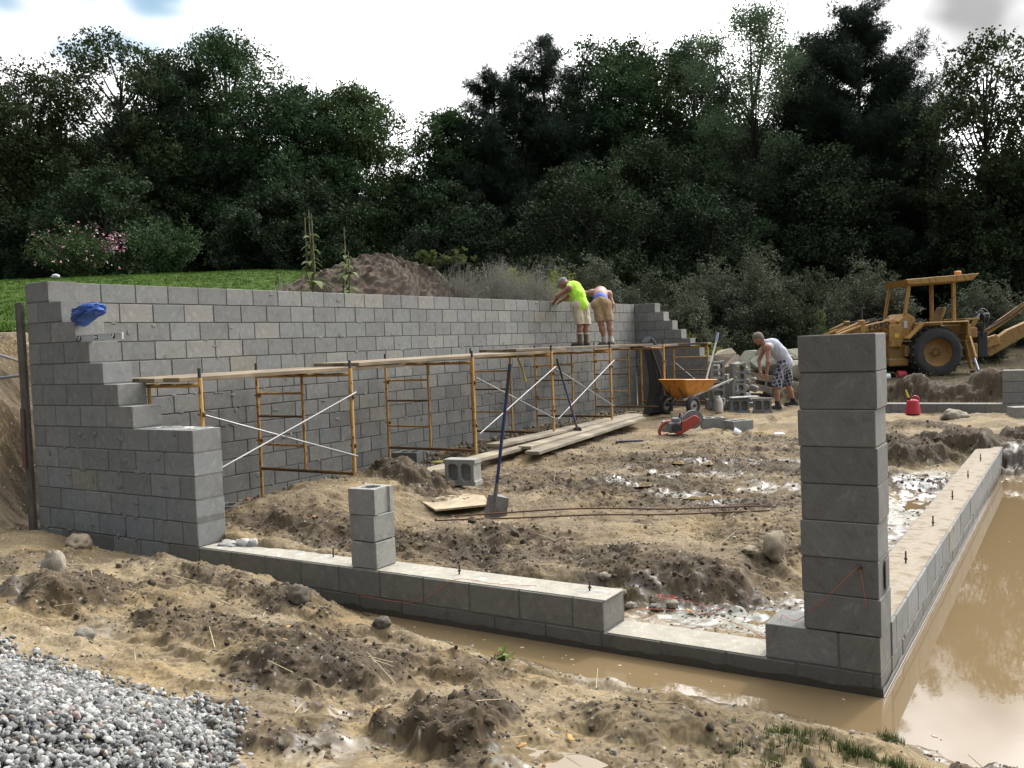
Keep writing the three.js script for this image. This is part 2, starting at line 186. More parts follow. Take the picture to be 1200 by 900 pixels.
{ // mud textures, laid out in metres over the whole site
  const S = 2048, cd = new Uint8Array(S * S * 4), rd = new Uint8Array(S * S * 4), rr = RNG(77);
  // the low-frequency masks on a coarser grid
  const Gn = 700, inf = new Float32Array(Gn * Gn * 3), hgt = new Float32Array(Gn * Gn);
  for (let j = 0; j < Gn; j++) for (let i = 0; i < Gn; i++) { const [c, w, dk] = mudInfo(PX0 + (i + 0.5) / Gn * (PX1 - PX0), PZ0 + (j + 0.5) / Gn * (PZ1 - PZ0)); const o = (j * Gn + i) * 3; inf[o] = c; inf[o + 1] = w; inf[o + 2] = dk; hgt[j * Gn + i] = base(PX0 + (i + 0.5) / Gn * (PX1 - PX0), PZ0 + (j + 0.5) / Gn * (PZ1 - PZ0)); }
  for (let y = 0; y < S; y++) for (let x = 0; x < S; x++) {
    const X = PX0 + (x + 0.5) / S * (PX1 - PX0), Z = PZ0 + (y + 0.5) / S * (PZ1 - PZ0);
    const gx = Math.min(Gn - 2, x / S * Gn | 0), gy = Math.min(Gn - 2, y / S * Gn | 0), fx = x / S * Gn - gx, fy = y / S * Gn - gy, o3 = (gy * Gn + gx) * 3, I = (c) => mix(mix(inf[o3 + c], inf[o3 + 3 + c], fx), mix(inf[o3 + Gn * 3 + c], inf[o3 + Gn * 3 + 3 + c], fx), fy);
    const c = I(0), w = I(1), dk = I(2), n1 = fbm(X * 2.6, Z * 2.6, 3), n2 = N2(X * 14, Z * 14), n3 = N2(X * 37 + 3, Z * 37), p = rr();
    let dark = clamp(sm(0.22, 0.68, c + 0.26 * n2 + 0.16 * n3) * 0.92 + dk * 0.5 + sm(0.25, 0.6, n1 * 0.6 + n2 * 0.45) * 0.22);
    const n4 = N2(X * 71, Z * 71 + 5), g = 1 + 0.15 * n3 + 0.12 * n1 + 0.13 * n4 + 0.1 * n2 + (p - 0.5) * 0.34;
    const damp = sm(-0.25, 0.35, fbm(X * 0.8 + 31, Z * 0.8, 3) + (Z < -0.2 && X > -7.6 && Z > -9 ? 0.3 : -0.08)) * 0.75, TR = (a, b, c) => mix(mix(a, b, damp), c, dark);
    let col = [TR(0.194, 0.108, 0.052) * g, TR(0.147, 0.079, 0.037) * g, TR(0.084, 0.044, 0.021) * g];
    const tint = sm(-0.3, 0.6, fbm(X * 0.7 + 9, Z * 0.7, 2)); col[1] *= mix(1, 0.96, tint); col[2] *= mix(1.0, 0.82, tint);
    if (p > 0.995) { const s = 0.25 + 0.2 * rr(); col = [s, s * 0.97, s * 0.9]; }
    const sl = sm(0.35, 0.6, spots(PALE_SHEEN, X, Z) + 0.35 * n1 + 0.22 * n2); if (sl > 0) { const sg = 1 + 0.12 * n3; col = [mix(col[0], 0.33 * sg, sl * 0.5), mix(col[1], 0.305 * sg, sl * 0.6), mix(col[2], 0.27 * sg, sl * 0.6)]; } const shore = sm(WL + 0.09, WL + 0.02, hgt[gy * Gn + gx] + 0.02 * n2 + 0.015 * n1) ; const wet = Math.max(clamp(w * 1.15) * (1 - 0.5 * sl), shore * 0.5); const wk = mix(1, 0.62, wet); col = col.map((v) => v * wk);  // painted sheen lightens the mud colour; wet ground and shore darken it
    const o = (y * S + x) * 4;
    for (let i = 0; i < 3; i++) { const v = clamp(col[i]); cd[o + i] = 255 * (v < 0.0031308 ? 12.92 * v : 1.055 * Math.pow(v, 1 / 2.4) - 0.055); }
    cd[o + 3] = rd[o + 3] = 255;
    rd[o] = 255 * clamp(mix(0.5 + 0.28 * n3 + (p - 0.5) * 0.35, 0.3, clamp(wet * 1.3))); rd[o + 1] = 255 * clamp(mix(1, 0.27, sm(0.16, 0.45, wet + 0.16 * n2))); rd[o + 2] = 0;
  }
  const mk = (d, s) => { const t = new THREE.DataTexture(d, S, S); t.magFilter = THREE.LinearFilter; t.minFilter = THREE.LinearMipmapLinearFilter; t.generateMipmaps = true; if (s) t.colorSpace = THREE.SRGBColorSpace; t.needsUpdate = true; return t; };
  const rt = mk(rd, false);
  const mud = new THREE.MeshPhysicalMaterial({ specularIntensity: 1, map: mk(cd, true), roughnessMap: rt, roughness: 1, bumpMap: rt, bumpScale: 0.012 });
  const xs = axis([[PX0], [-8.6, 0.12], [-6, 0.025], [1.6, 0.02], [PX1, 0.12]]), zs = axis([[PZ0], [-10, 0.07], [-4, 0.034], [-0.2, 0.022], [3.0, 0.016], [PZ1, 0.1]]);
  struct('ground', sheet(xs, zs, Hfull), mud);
}
{ // the land beyond the site, out to the horizon
  const xs = axis([[-420], [-120, 30], [-60, 5], [-12, 0.6], [6, 0.75], [30, 2], [120, 10], [420, 40]]), zs = axis([[-420], [-120, 30], [-70, 5], [-18, 0.7], [4.4, 0.7], [30, 3], [120, 15], [400, 40]]);
  const hh = (x, z) => { const inside = x > PX0 + 0.01 && x < PX1 - 0.01 && z > PZ0 + 0.01 && z < PZ1 - 0.01; return (inside ? base(x, z) - 0.25 : base(x, z)) + 0.06 * fbm(x * 0.5, z * 0.5, 3) * (inside ? 0 : 1) + 0.5 * fbm(x * 0.012, z * 0.012, 2) * sm(80, 200, Math.hypot(x, z)); };
  const soil = new THREE.MeshPhysicalMaterial({ roughness: 1, specularIntensity: 0.1, color: lin(0.105, 0.082, 0.052), map: speckMap.clone(), bumpMap: speckMap, bumpScale: 0.02 }); soil.map.repeat.set(12, 12);
  struct('terrain', sheet(xs, zs, hh, (x, z) => !(x > PX0 + 0.7 && x < PX1 - 0.8 && z > PZ0 + 0.7 && z < PZ1 - 0.8)), soil);
  // mown lawn on the rise at the left
  const lawnIn = (x, z) => { const px = x - 0.92, pz = z - 5.02, s = 0.844 * px - 0.5363 * pz, a = -0.5363 * px - 0.844 * pz; return x < -10.9 + 0.22 * N2(z * 1.1, 4) && s / a < -0.16 && a < 39; };
  const lm = tex(512, (u, v) => { const a = tn(u, v, 9, 21, 5), b = tn(u, v, 70, 23, 2), k = 0.78 + 0.34 * a + 0.2 * b; return [0.26 * k + 0.10 * Math.max(a, 0), 0.36 * k, 0.14 * k]; }); lm.repeat.set(9, 11);
  const lg = new THREE.MeshPhysicalMaterial({ map: lm, bumpMap: lm, bumpScale: 0.02, roughness: 1, specularIntensity: 0.1 });
  const lh = (x, z) => Math.max(hh(x, z), base(x, z)) + 0.03;
  struct('lawn', sheet(axis([[-55], [-18, 0.6], [-10.4, 0.2]]), axis([[-36], [-8, 0.5], [3.5, 0.2]]), lh, lawnIn), lg);
  // blades standing up out of the lawn so that its edges are not a cut-out
  const rr = RNG(5), bl = new THREE.BufferGeometry(); { const p = [], r = RNG(9); for (let i = 0; i < 9; i++) { const a = r() * 6.3, x = (r() - 0.5) * 0.12, z = (r() - 0.5) * 0.12, h = 0.03 + 0.035 * r(), w = 0.005, lx = Math.cos(a) * 0.03, lz = Math.sin(a) * 0.03; p.push(x - w * Math.sin(a), 0, z + w * Math.cos(a), x + w * Math.sin(a), 0, z - w * Math.cos(a), x + lx, h, z + lz); } bl.setAttribute('position', new THREE.Float32BufferAttribute(p, 3)); bl.computeVertexNormals(); }
  const M = new THREE.Matrix4(), list = []; for (let i = 0; i < 60000 && list.length < 26000; i++) { const x = -10.6 - 26 * Math.pow(rr(), 1.6), z = 2 - 32 * rr(); if (lawnIn(x, z)) list.push([x, z]); }
  const im = new THREE.InstancedMesh(bl, new THREE.MeshPhysicalMaterial({ color: lin(0.055, 0.10, 0.022), side: THREE.DoubleSide, roughness: 1, specularIntensity: 0.1 }), list.length); list.forEach(([x, z], i) => { const s = 0.6 + 0.7 * rr(); M.makeRotationY(rr() * 6.3).scale(new THREE.Vector3(s, s, s)).setPosition(x, lh(x, z) - 0.01, z); im.setMatrixAt(i, M); im.setColorAt(i, new THREE.Color().setRGB(0.8 + 0.4 * rr(), 0.85 + 0.3 * rr(), 0.9)); });
  im.name = 'lawn_grass'; tag(im, 'short mown green grass of the lawn on the rise behind the wall', 'grass', null, 'stuff'); scene.add(im);
}
// muddy water
const rip = tex(512, (u, v) => 0.5 + 0.3 * tn(u, v, 14, 31, 3) + 0.12 * tn(u, v, 50, 35, 2), false);
const waterMat = new THREE.MeshPhysicalMaterial({ color: lin(0.165, 0.117, 0.062), roughness: 0.012, ior: 1.55, bumpMap: rip, bumpScale: 0.00009 });
{ const g = new THREE.PlaneGeometry(10.6, 9.7, 1, 1).rotateX(-Math.PI / 2); boxUV(g); g.translate(1.0, WL, -3.75); const w = struct('muddy_water', g, waterMat); }
function puddle(x, z, rx, rz, dy, turn = 0) { const s = new THREE.Shape(), n = 28; let lo = 1e9; for (let i = 0; i < n; i++) { const a = i / n * 6.2832, k = 1 + 0.22 * N2(Math.cos(a) * 1.3 + x, Math.sin(a) * 1.3 + z); s[i ? 'lineTo' : 'moveTo'](Math.cos(a) * rx * k, Math.sin(a) * rz * k); } let sum = 0, c = 0; for (let i = -2; i <= 2; i++) for (let j = -2; j <= 2; j++) { sum += H(x + i * rx * 0.3, z + j * rz * 0.3); c++; } const g = new THREE.ShapeGeometry(s).rotateX(-Math.PI / 2); boxUV(g); const m = struct('puddle', g, waterMat); m.position.set(x, sum / c + dy, z); m.rotation.y = turn; }
puddle(-0.93, 2.02, 0.34, 0.16, -0.016); puddle(-5.35, 1.84, 0.3, 0.16, -0.012); puddle(-0.42, -4.55, 0.17, 0.34, 0.0); puddle(-3.45, -4.1, 0.5, 0.2, 0.0); puddle(-3.95, -4.45, 0.5, 0.18, 0.0); puddle(-2.5, -3.72, 0.5, 0.18, 0.0); puddle(-3.1, -5.9, 0.7, 0.22, 0.0);  puddle(-0.75, -0.8, 0.26, 0.26, -0.004); puddle(1.2, -8.55, 1.3, 0.35, -0.01);

{ const q = RNG(333), l = []; for (let i = 0; i < 46; i++) { const pool = q() < 0.7, x = pool ? 0.15 + 1.9 * q() : -3.2 + 3.1 * q(), z = pool ? -6.5 + 7 * q() : 0.08 + 0.22 * q(), s = 0.004 + 0.014 * Math.pow(q(), 2.5); if (base(x, z) > WL - 0.01) continue; l.push(at(blob(s, 0.003, s * (0.4 + 0.6 * q()), 400 + i, 0.6, 1, 2), x, WL + 0.001, z, 0, q() * 6)); } const m = new THREE.Mesh(merge(l), std({ color: lin(0.4, 0.33, 0.22) })); m.name = 'floating_debris'; m.userData = { label: 'specks of foam and straw floating on the muddy water', kind: 'stuff' }; scene.add(m); }

// ---------- block walls ----------
const BH = 0.2032, BL = 0.4064, T = 0.305, XL = -7.971;
const blockTones = [[0.215, 0.215, 0.208], [0.24, 0.24, 0.232], [0.265, 0.263, 0.252], [0.23, 0.236, 0.238], [0.25, 0.255, 0.258], [0.29, 0.285, 0.268], [0.205, 0.208, 0.205], [0.275, 0.262, 0.222]].map((c) => std({ color: lin(c[0] * 1.19, c[1] * 1.19, c[2] * 1.18), map: cmuMap, bumpMap: cmuBump, bumpScale: 0.0035, roughness: 0.95 }));
const toneW = [6, 6, 0, 0, 0, 0, 1, 1, 3, 3, 3, 3, 1, 1, 4, 4, 4, 2, 2, 5];
const dampTone = std({ color: lin(0.15, 0.146, 0.13), map: cmuMap, bumpMap: cmuBump, bumpScale: 0.003, roughness: 0.6 });
const dampTone2 = std({ color: lin(0.21, 0.205, 0.182), map: cmuMap, bumpMap: cmuBump, bumpScale: 0.003, roughness: 0.8 });
const mortarMat = std({ color: lin(0.19, 0.186, 0.172), map: cmuMap, bumpMap: cmuBump, bumpScale: 0.004 });
const mortarDark = std({ color: lin(0.15, 0.148, 0.138), map: cmuMap, bumpMap: cmuBump, bumpScale: 0.004 });
const gcache = {};
function blockGeo(l, dep, k, h = BH - 0.010) { const key = [l.toFixed(3), dep.toFixed(3), k, h.toFixed(3)].join(); return (gcache[key] ??= cbox(l, h, dep, 0.005, k * 31 + Math.round(l * 1000), 0.0055)); }
const wr = RNG(404);
// rows: [row, start, end, offset of the bond]; the wall runs along its local x, its visible outer face at local z = 0, its depth towards -z
function courses(root, rows, o = {}) {
  const dep = o.dep ?? T, extra = [], mort = [], cap = o.cap ?? 1e9, list = [];
  for (const [row, s, e, off] of rows) {
    let j = [s]; const k0 = Math.ceil((s - off) / BL + 0.02); for (let k = k0; off + k * BL < e - 0.03; k++) if (off + k * BL > s + 0.03) j.push(off + k * BL); j.push(e);
    for (let i = 0; i + 1 < j.length; i++) list.push([row, j[i], j[i + 1]]);
    mort.push(at(boxUV(new THREE.BoxGeometry(e - s - 0.012, BH - 0.0005, dep - (o.recess ?? 0.014))), (s + e) / 2, row * BH + BH / 2 - 0.007, -dep / 2));
  }
  if (o.near) list.sort((a, b) => o.near(a) - o.near(b));
  let n = 0;
  for (const [row, a, b] of list) {
    const len = b - a - (o.joint ?? 0.010), k = (wr() * 5) | 0, flip = wr() < 0.5; const tq = clamp(0.5 + 0.34 * N2(a * 0.35 + dep * 9, row * 0.45) + (wr() - 0.5) * 0.95, 0, 0.999); let m = blockTones[wr() < 0.018 ? 7 : toneW[(tq * toneW.length) | 0]]; if (o.damp && row <= 0) m = dampTone; else if (o.damp && row === 1 && wr() < 0.8) m = dampTone2;
    const x = (a + b) / 2 + (wr() - 0.5) * 0.002, y = row * BH + BH / 2, z = -dep / 2 + (wr() - 0.5) * 0.004;
    if (n++ < cap) { const p = part('block', blockGeo(len, dep, k), m, root, [x, y, z]); if (flip) p.rotation.y = Math.PI; p.rotation.z += (wr() - 0.5) * 0.003; }
    else extra.push(at(blockGeo(len, dep, k).clone(), x, y, z));
  }
  part('mortar', merge(mort), o.mortar ?? mortarMat, root);
  if (extra.length) part('far_blocks', merge(extra), blockTones[1], root).userData.kind = 'stuff';
}
const boltMat = std({ color: lin(0.08, 0.06, 0.05), metalness: 0.6, roughness: 0.6 });
function bolt(root, x, y, z, h = 0.075) { const b = part('anchor_bolt', merge(rod([0, -0.02, 0], [0.003, h, 0], 0.0065, 0.006, 7), rod([0.002, h * 0.3, 0], [0.002, h * 0.3 + 0.01, 0], 0.012, 0.012, 6)), boltMat, root, [x, y, z]); return b; }
const dabMat = std({ color: lin(0.52, 0.50, 0.46), map: speckMap, roughness: 1 });
const dustMat = std({ color: lin(0.46, 0.43, 0.37), map: cmuMap, bumpMap: cmuBump, bumpScale: 0.006, roughness: 1 });
// front wall: two low courses, a door gap, and the high stub at the left
const frontWall = thing('block_wall', 'low front wall of grey concrete blocks beside the muddy trench, rising in steps at its left end', 'wall', [0, 0, 0]);
{
  const rows = [[0, XL, 0, XL - 0.2032], [1, XL, -1.649, XL], [1, -0.628, 0, -0.628]];
  const ends = { 13: 1, 12: 1.5, 11: 2, 10: 2.5, 9: 3, 8: 3.5, 7: 4 };
  for (let r = 2; r <= 13; r++) { const len = (ends[r] ?? 6) * BL; rows.push([r, XL, XL + len, r <= 6 ? XL + (r % 2 ? 0 : BL / 2) : XL + len]); }
  courses(frontWall, rows, { damp: true });
  for (const [x, z] of [[-5.49, -0.24], [-4.15, -0.2], [-2.89, -0.17], [-1.83, -0.16]]) bolt(frontWall, x, 2 * BH, z);
  // mortar smeared on the top of the low course, and droppings
  const dr = RNG(8), ds = []; for (let i = 0; i < 26; i++) { const x = -5.45 + dr() * 3.75; if (x > -3.9 && x < -3.3) continue; ds.push(at(blob(0.02 + 0.05 * dr(), 0.004 + 0.006 * dr(), 0.02 + 0.03 * dr(), i, 0.5, 1), x, 2 * BH - 0.003, -0.04 - 0.22 * dr(), 0, dr() * 3)); }
  ds.push(at(blob(0.12, 0.035, 0.09, 71, 0.5, 2), -5.36, 0.41, -0.2), at(blob(0.08, 0.045, 0.05, 72, 0.5, 2), -5.22, 0.42, -0.22), at(blob(0.06, 0.05, 0.05, 74, 0.5, 2), -5.12, 0.42, -0.24));
  for (let i = 0; i < 14; i++) ds.push(at(blob(0.05, 0.006, 0.03, 90 + i, 0.6, 1), -6.3 + dr() * 0.85, 7 * BH - 0.003, -0.05 - 0.2 * dr()));
  part('mortar_dab', merge(ds), dabMat, frontWall);
  const cap = []; cap.push(at(boxUV(new THREE.BoxGeometry(3.87, 0.006, T - 0.03)), -3.58, 2 * BH - 0.0022, -T / 2)); cap.push(at(boxUV(new THREE.BoxGeometry(1.0, 0.006, T - 0.02)), -1.135, BH - 0.0015, -T / 2));
  part('dusty_top', merge(cap), dustMat, frontWall);
}
// the long retaining wall at the left; local x runs into the distance
function smears(root, n, x0, x1, r0, r1, seed, mat) { const q = RNG(seed), l = []; for (let i = 0; i < n; i++) { const row = Math.floor(mix(r0, r1, q())), x = mix(x0, x1, q()), v = q() < 0.5; l.push(at(blob(0.012 + 0.035 * q(), 0.006 + 0.016 * q() * (v ? 1 : 2), 0.0035, seed * 50 + i, 0.7, 1, 2.5), x, row * BH + (v ? (q() - 0.5) * 0.02 : q() * 0.18), 0.001)); } part('mortar_smear', merge(l), mat, root).userData.kind = 'stuff'; }
const smearMat = std({ color: lin(0.27, 0.262, 0.245), map: cmuMap, roughness: 1 });
smears(frontWall, 45, XL + 0.1, XL + 2.3, 2, 7, 3, smearMat);
const longWall = thing('block_wall', 'long tall grey concrete block wall behind the scaffolding, two men working on it', 'wall', [XL + T, 0, -T - 0.002], Math.PI / 2);
{ // local x = distance behind the front wall, local -z = outwards (world -x)
  const L = 13.8 - T, rows = []; for (let r = 1; r <= 13; r++) rows.push([r, 0.004, L, 0.6212 - T - (r % 2 ? 0 : BL / 2)]);
  courses(longWall, rows, { cap: 288, mortar: mortarDark, joint: 0.0105, recess: 0.018, near: (a) => a[1] + (a[0] < 2 ? 30 : 0) });
}
smears(longWall, 150, 0.2, 13, 7, 13.9, 5, smearMat); smears(longWall, 90, 0.2, 13, 2, 8, 6, smearMat);
const backWall = thing('block_wall', 'far end wall of grey concrete blocks stepping down to the right behind the wheelbarrow', 'wall', [XL + T + 0.003, 0, -13.8]);
{
  const rows = []; for (let r = 1; r <= 13; r++) rows.push([r, 0, 0.5 + (13 - r) * 0.2032, (r % 2 ? 0.5 : 0.5 - 0) + (13 - r) * 0.2032]);
  courses(backWall, rows);
}
const lowBack = thing('block_wall', 'low wall of half buried grey blocks in front of the dark soil heaps, red fuel can at its end', 'wall', [-0.30, 0, -13.6]);
courses(lowBack, [[1, -2.6, 0.34, 0], [2, -2.6, 0.34, 0.1]]);
const farStack = thing('block_pillar', 'short pillar of three grey concrete blocks at the right end of the low back wall', 'pillar', [-0.33, 3 * BH, -13.62]);
courses(farStack, [[0, 0, BL, 0], [1, 0, BL, 0], [2, 0, BL, 0]]);
const rightWall = thing('block_wall', 'low right hand wall of grey blocks running back along the brown pool', 'wall', [0, 0, -T - 0.002], Math.PI / 2);
{
  const L = 9.237 - T; courses(rightWall, [[0, 0.003, L, 0.855 - T - BL / 2], [1, 0.003, L, 0.855 - T]], { damp: false });
  smears(rightWall, 14, 0.1, 8.5, 0.6, 2, 7, smearMat);
  rightWall.children.forEach((c) => { if (c.name.startsWith('block') && c.position.y < BH) c.material = dampTone2; });
  // swap to outward (+x) face: local -z points to world -x
  for (const z of [1.7, 3.06, 4.38, 5.76, 7.18, 8.5]) bolt(rightWall, z - T, 2 * BH, -0.14, 0.085);
  part('dusty_top', at(boxUV(new THREE.BoxGeometry(L - 0.05, 0.006, T - 0.03)), L / 2, 2 * BH - 0.0022, -T / 2), std({ color: lin(0.31, 0.265, 0.20), map: grimeMap, bumpMap: cmuBump, bumpScale: 0.006, roughness: 1 }), rightWall);
  part('pale_strip', rod([-T - 0.002, WL + 0.006, 0.008], [L * 0.55, WL + 0.006, 0.009], 0.0025, 0.0025, 6), std({ color: lin(0.3, 0.29, 0.26), roughness: 0.5 }), rightWall);  // thin pale strip along the wall just above the waterline
}
// wet tide mark left by the trench water on the blocks
function tideMark(root, x0, x1, seed) { const s = new THREE.Shape(); s.moveTo(x0, 0.03); s.lineTo(x1, 0.03); const n = Math.round((x1 - x0) / 0.04); for (let i = 0; i <= n; i++) s.lineTo(mix(x1, x0, i / n), WL + 0.042 + 0.02 * fbm(mix(x1, x0, i / n) * 3 + seed, seed, 3)); s.closePath(); part('tide_mark', boxUV(new THREE.ShapeGeometry(s)), std({ color: lin(0.075, 0.068, 0.054), map: cmuMap, roughness: 0.35, side: THREE.DoubleSide }), root, [0, 0, 0.0035]); }
tideMark(frontWall, -4.2, -0.003, 3); tideMark(rightWall, -T + 0.003, 8.2, 8);
// the tall corner pillar and the short pier
const pillarTones = [[0.21, 0.207, 0.195], [0.192, 0.19, 0.178], [0.226, 0.222, 0.208]].map((c) => std({ color: lin(...c), map: cmuMap, bumpMap: cmuBump, bumpScale: 0.0035, roughness: 0.95 }));
const pillar = thing('block_pillar', 'tall single pillar of stacked concrete blocks on the right front corner by the pool', 'pillar', [0, 2 * BH, 0]);
{
  const pr = RNG(31);
  for (let r = 0; r < 8; r++) { const b = part('block', blockGeo(BL - 0.002, T, r % 3, BH - 0.0025), pillarTones[r % 3], pillar, [-BL / 2 + (pr() - 0.5) * 0.012, r * BH + BH / 2, -T / 2 + (pr() - 0.5) * 0.008]); b.rotation.y = (pr() - 0.5) * 0.02; }
  part('mortar', at(boxUV(new THREE.BoxGeometry(BL - 0.03, 8 * BH - 0.012, T - 0.03)), -BL / 2, 4 * BH - 0.006, -T / 2), mortarMat, pillar);
  part('side_slot', at(boxUV(new THREE.BoxGeometry(0.006, 0.16, 0.10)), 0.004, 2 * BH - 0.1, -T / 2 - 0.03), std({ color: lin(0.09, 0.09, 0.085) }), pillar);
  part('nail_hole', merge(rod([-0.1, 0.37, 0.0], [-0.1, 0.37, 0.016], 0.014, 0.010, 7), rod([-0.1, 0.37, 0], [-0.1, 0.378, 0.05], 0.004, 0.004, 5)), boltMat, pillar);
}
// hollow block: outline with flanged ends and two cores
function hollowBlock(l = BL - 0.01, d = T - 0.01, h = BH - 0.01, cores = 2) {
  const s = new THREE.Shape(), L = l / 2, D = d / 2, f = 0.045, e = 0.016;
  s.moveTo(-L, -D); s.lineTo(L, -D); s.lineTo(L, -D + f); s.lineTo(L - e, -D + f + 0.012); s.lineTo(L - e, D - f - 0.012); s.lineTo(L, D - f); s.lineTo(L, D); s.lineTo(-L, D); s.lineTo(-L, D - f); s.lineTo(-L + e, D - f - 0.012); s.lineTo(-L + e, -D + f + 0.012); s.lineTo(-L, -D + f); s.closePath();
  const web = 0.038, cw = (l - 2 * e - web * (cores + 1)) / cores;
  for (let i = 0; i < cores; i++) { const x0 = -L + e + web + i * (cw + web), x1 = x0 + cw, z = D - 0.052, c = 0.03, h2 = new THREE.Path(); h2.moveTo(x0 + c, -z); h2.lineTo(x0, -z + c); h2.lineTo(x0, z - c); h2.lineTo(x0 + c, z); h2.lineTo(x1 - c, z); h2.lineTo(x1, z - c); h2.lineTo(x1, -z + c); h2.lineTo(x1 - c, -z); h2.closePath(); s.holes.push(h2); }
  const g = nz(new THREE.ExtrudeGeometry(s, { depth: h - 0.006, bevelEnabled: true, bevelThickness: 0.003, bevelSize: 0.003, bevelOffset: -0.003, bevelSegments: 1 })); g.rotateX(-Math.PI / 2); g.translate(0, 0.003, 0); return boxUV(g, l, d);
}
const pier = thing('block_pier', 'short pier of three stacked half blocks standing on the low front wall', 'pillar', [-3.66, 2 * BH + 0.002, -0.13]);
{ const hb = hollowBlock(0.245, 0.235, BH - 0.008, 1); for (let r = 0; r < 3; r++) part('block', r === 2 ? hb : blockGeo(0.245, 0.235, r, BH - 0.008), blockTones[[5, 2, 5][r]], pier, [0, r * BH + (r === 2 ? 0 : BH / 2), 0], [0, [0.03, -0.02, 0.06][r], 0]); }
// post and rods at the left corner
{ const p = thing('wooden_post', 'weathered grey wooden post upright against the left end of the block wall', 'post', [-8.03, 0.1, 0.03], 0.1); const pm = std({ color: lin(0.15, 0.135, 0.12), map: woodMap, bumpMap: woodMap, bumpScale: 0.004 }); part('board', bar([0, 0, 0], [-0.03, 2.56, -0.02], 0.09, 0.04, 0.003), pm, p); part('cleat', bar([-0.03, 0.9, 0.03], [-0.02, 1.5, 0.025], 0.05, 0.02, 0.003), std({ color: lin(0.16, 0.10, 0.08), map: woodMap }), p); }
solo('steel_rod', merge(rod([-8.08, 2.05, -0.02], [-9.4, 2.22, -0.3], 0.014), rod([-8.08, 1.93, 0.0], [-9.5, 1.86, 0.1], 0.014)), std({ color: lin(0.2, 0.2, 0.21), metalness: 0.6, roughness: 0.5 }), 'pair of thin grey rods sticking out behind the wooden post', 'rod');

// ---------- scaffolding ----------
const orange = std({ color: lin(0.74, 0.70, 0.62), map: rustMap, bumpMap: rustMap, bumpScale: 0.001, roughness: 0.65 });
const darkSteel = std({ color: lin(0.2, 0.17, 0.15), map: rustMap, roughness: 0.7 });
const galv = std({ color: lin(0.4, 0.4, 0.4), map: speckMap, metalness: 0.5, roughness: 0.45 });
function frameTube(p, q, r = 0.0195) { const g = rod(p, q, r, r, 9), u = g.attributes.uv, L = V(p).distanceTo(V(q)); for (let i = 0; i < u.count; i++) u.setXY(i, u.getX(i) * 0.35 + p[0] * 0.7 + p[1], u.getY(i) * L * 0.9 + p[0] * 0.31); return g; }
function scaffoldFrame(label, pos, turn, base1, base2, top = 1.86) { // local x from the wall (0) outwards (1.52)
  const t = thing('scaffold_trestle', label, 'scaffold frame', pos, turn, 'orange scaffold frames along the long block wall'), y = pos[1];
  const b1 = base1 - y, b2 = base2 - y, tp = top - y, W = 1.52, bb = Math.max(b1, b2) + 0.08;
  part('leg', frameTube([0, b1, 0], [0, tp + 0.03, 0]), orange, t); part('leg', frameTube([W, b2, 0], [W + 0.005, tp + 0.05, 0], 0.021), orange, t);
  part('ledger', frameTube([0.02, tp - 0.02, 0], [W - 0.02, tp - 0.02, 0]), orange, t); part('bottom_bar', frameTube([0.02, bb, 0], [W - 0.02, bb, 0], 0.019), darkSteel, t);
  part('upright', frameTube([0.76, bb + 0.02, 0], [0.76, tp - 0.04, 0], 0.017), orange, t);
  for (const k of [0.26, 0.56, 0.8]) part('rung', frameTube([0.02, mix(bb, tp, k), 0], [0.745, mix(bb, tp, k), 0], 0.014), k === 0.56 ? darkSteel : orange, t);
  for (const [x, k] of [[0, 0.3], [0, 0.78], [W, 0.28], [W, 0.76]]) part('brace_lock', merge(rod([x - 0.045, mix(bb, tp, k), 0], [x + 0.055, mix(bb, tp, k), 0], 0.010), at(cbox(0.018, 0.05, 0.03, 0.003), x + 0.04, mix(bb, tp, k), 0)), darkSteel, t);
  for (const x of [0, W]) part('coupling_pin', rod([x, tp + 0.02, 0], [x, tp + 0.14, 0], 0.016, 0.016, 8), std({ color: lin(0.05, 0.05, 0.05), metalness: 0.5, roughness: 0.6 }), t);
  return t;
}
const fx = -7.55;
const FR = [[-0.50, 0.3, 0.5, 1.80, 'orange scaffold frame nearest the stepped front wall, half hidden by it'], [-2.54, 0.28, 0.58, 1.80, 'rusty orange scaffold frame second from the front, right of the stepped wall end'], [-4.94, 0.35, 0.55, 1.84, 'orange ladder scaffold frame behind the leaning spade'], [-7.08, 0.42, 0.57, 1.87, 'orange scaffold frame beside the yellow strap'], [-9.13, 0.5, 0.64, 1.87, 'orange scaffold frame below the man in lime shirt'], [-11.5, 0.52, 0.62, 1.88, 'farthest orange scaffold frame by the dark inner corner']];
FR.forEach(([z, b1, b2, top, lab], i) => { scaffoldFrame(lab, [fx, 0, z], 0, b1, b2, top); });
{ const t = scaffoldFrame('orange scaffold frame beside the wheelbarrow with its end post in the sun', [-5.75, 0, -13.2], Math.PI, 0.6, 0.6, 1.86); }
function brace(label, z0, z1, x, lo0, hi0, lo1, hi1) { const t = thing('scaffold_brace', label, 'cross brace', [x, 0, 0], 0, 'galvanised cross braces between the scaffold frames'); part('brace_bar', rod([0, hi0, z0], [0, lo1, z1], 0.0095, 0.0095, 7), galv, t); part('brace_bar', rod([0.028, lo0, z0], [0.028, hi1, z1], 0.0095, 0.0095, 7), galv, t); part('pivot', rod([-0.01, (hi0 + lo1 + lo0 + hi1) / 4, (z0 + z1) / 2], [0.045, (hi0 + lo1 + lo0 + hi1) / 4, (z0 + z1) / 2], 0.012, 0.012, 7), galv, t); }
const ox = fx + 1.52 + 0.05;
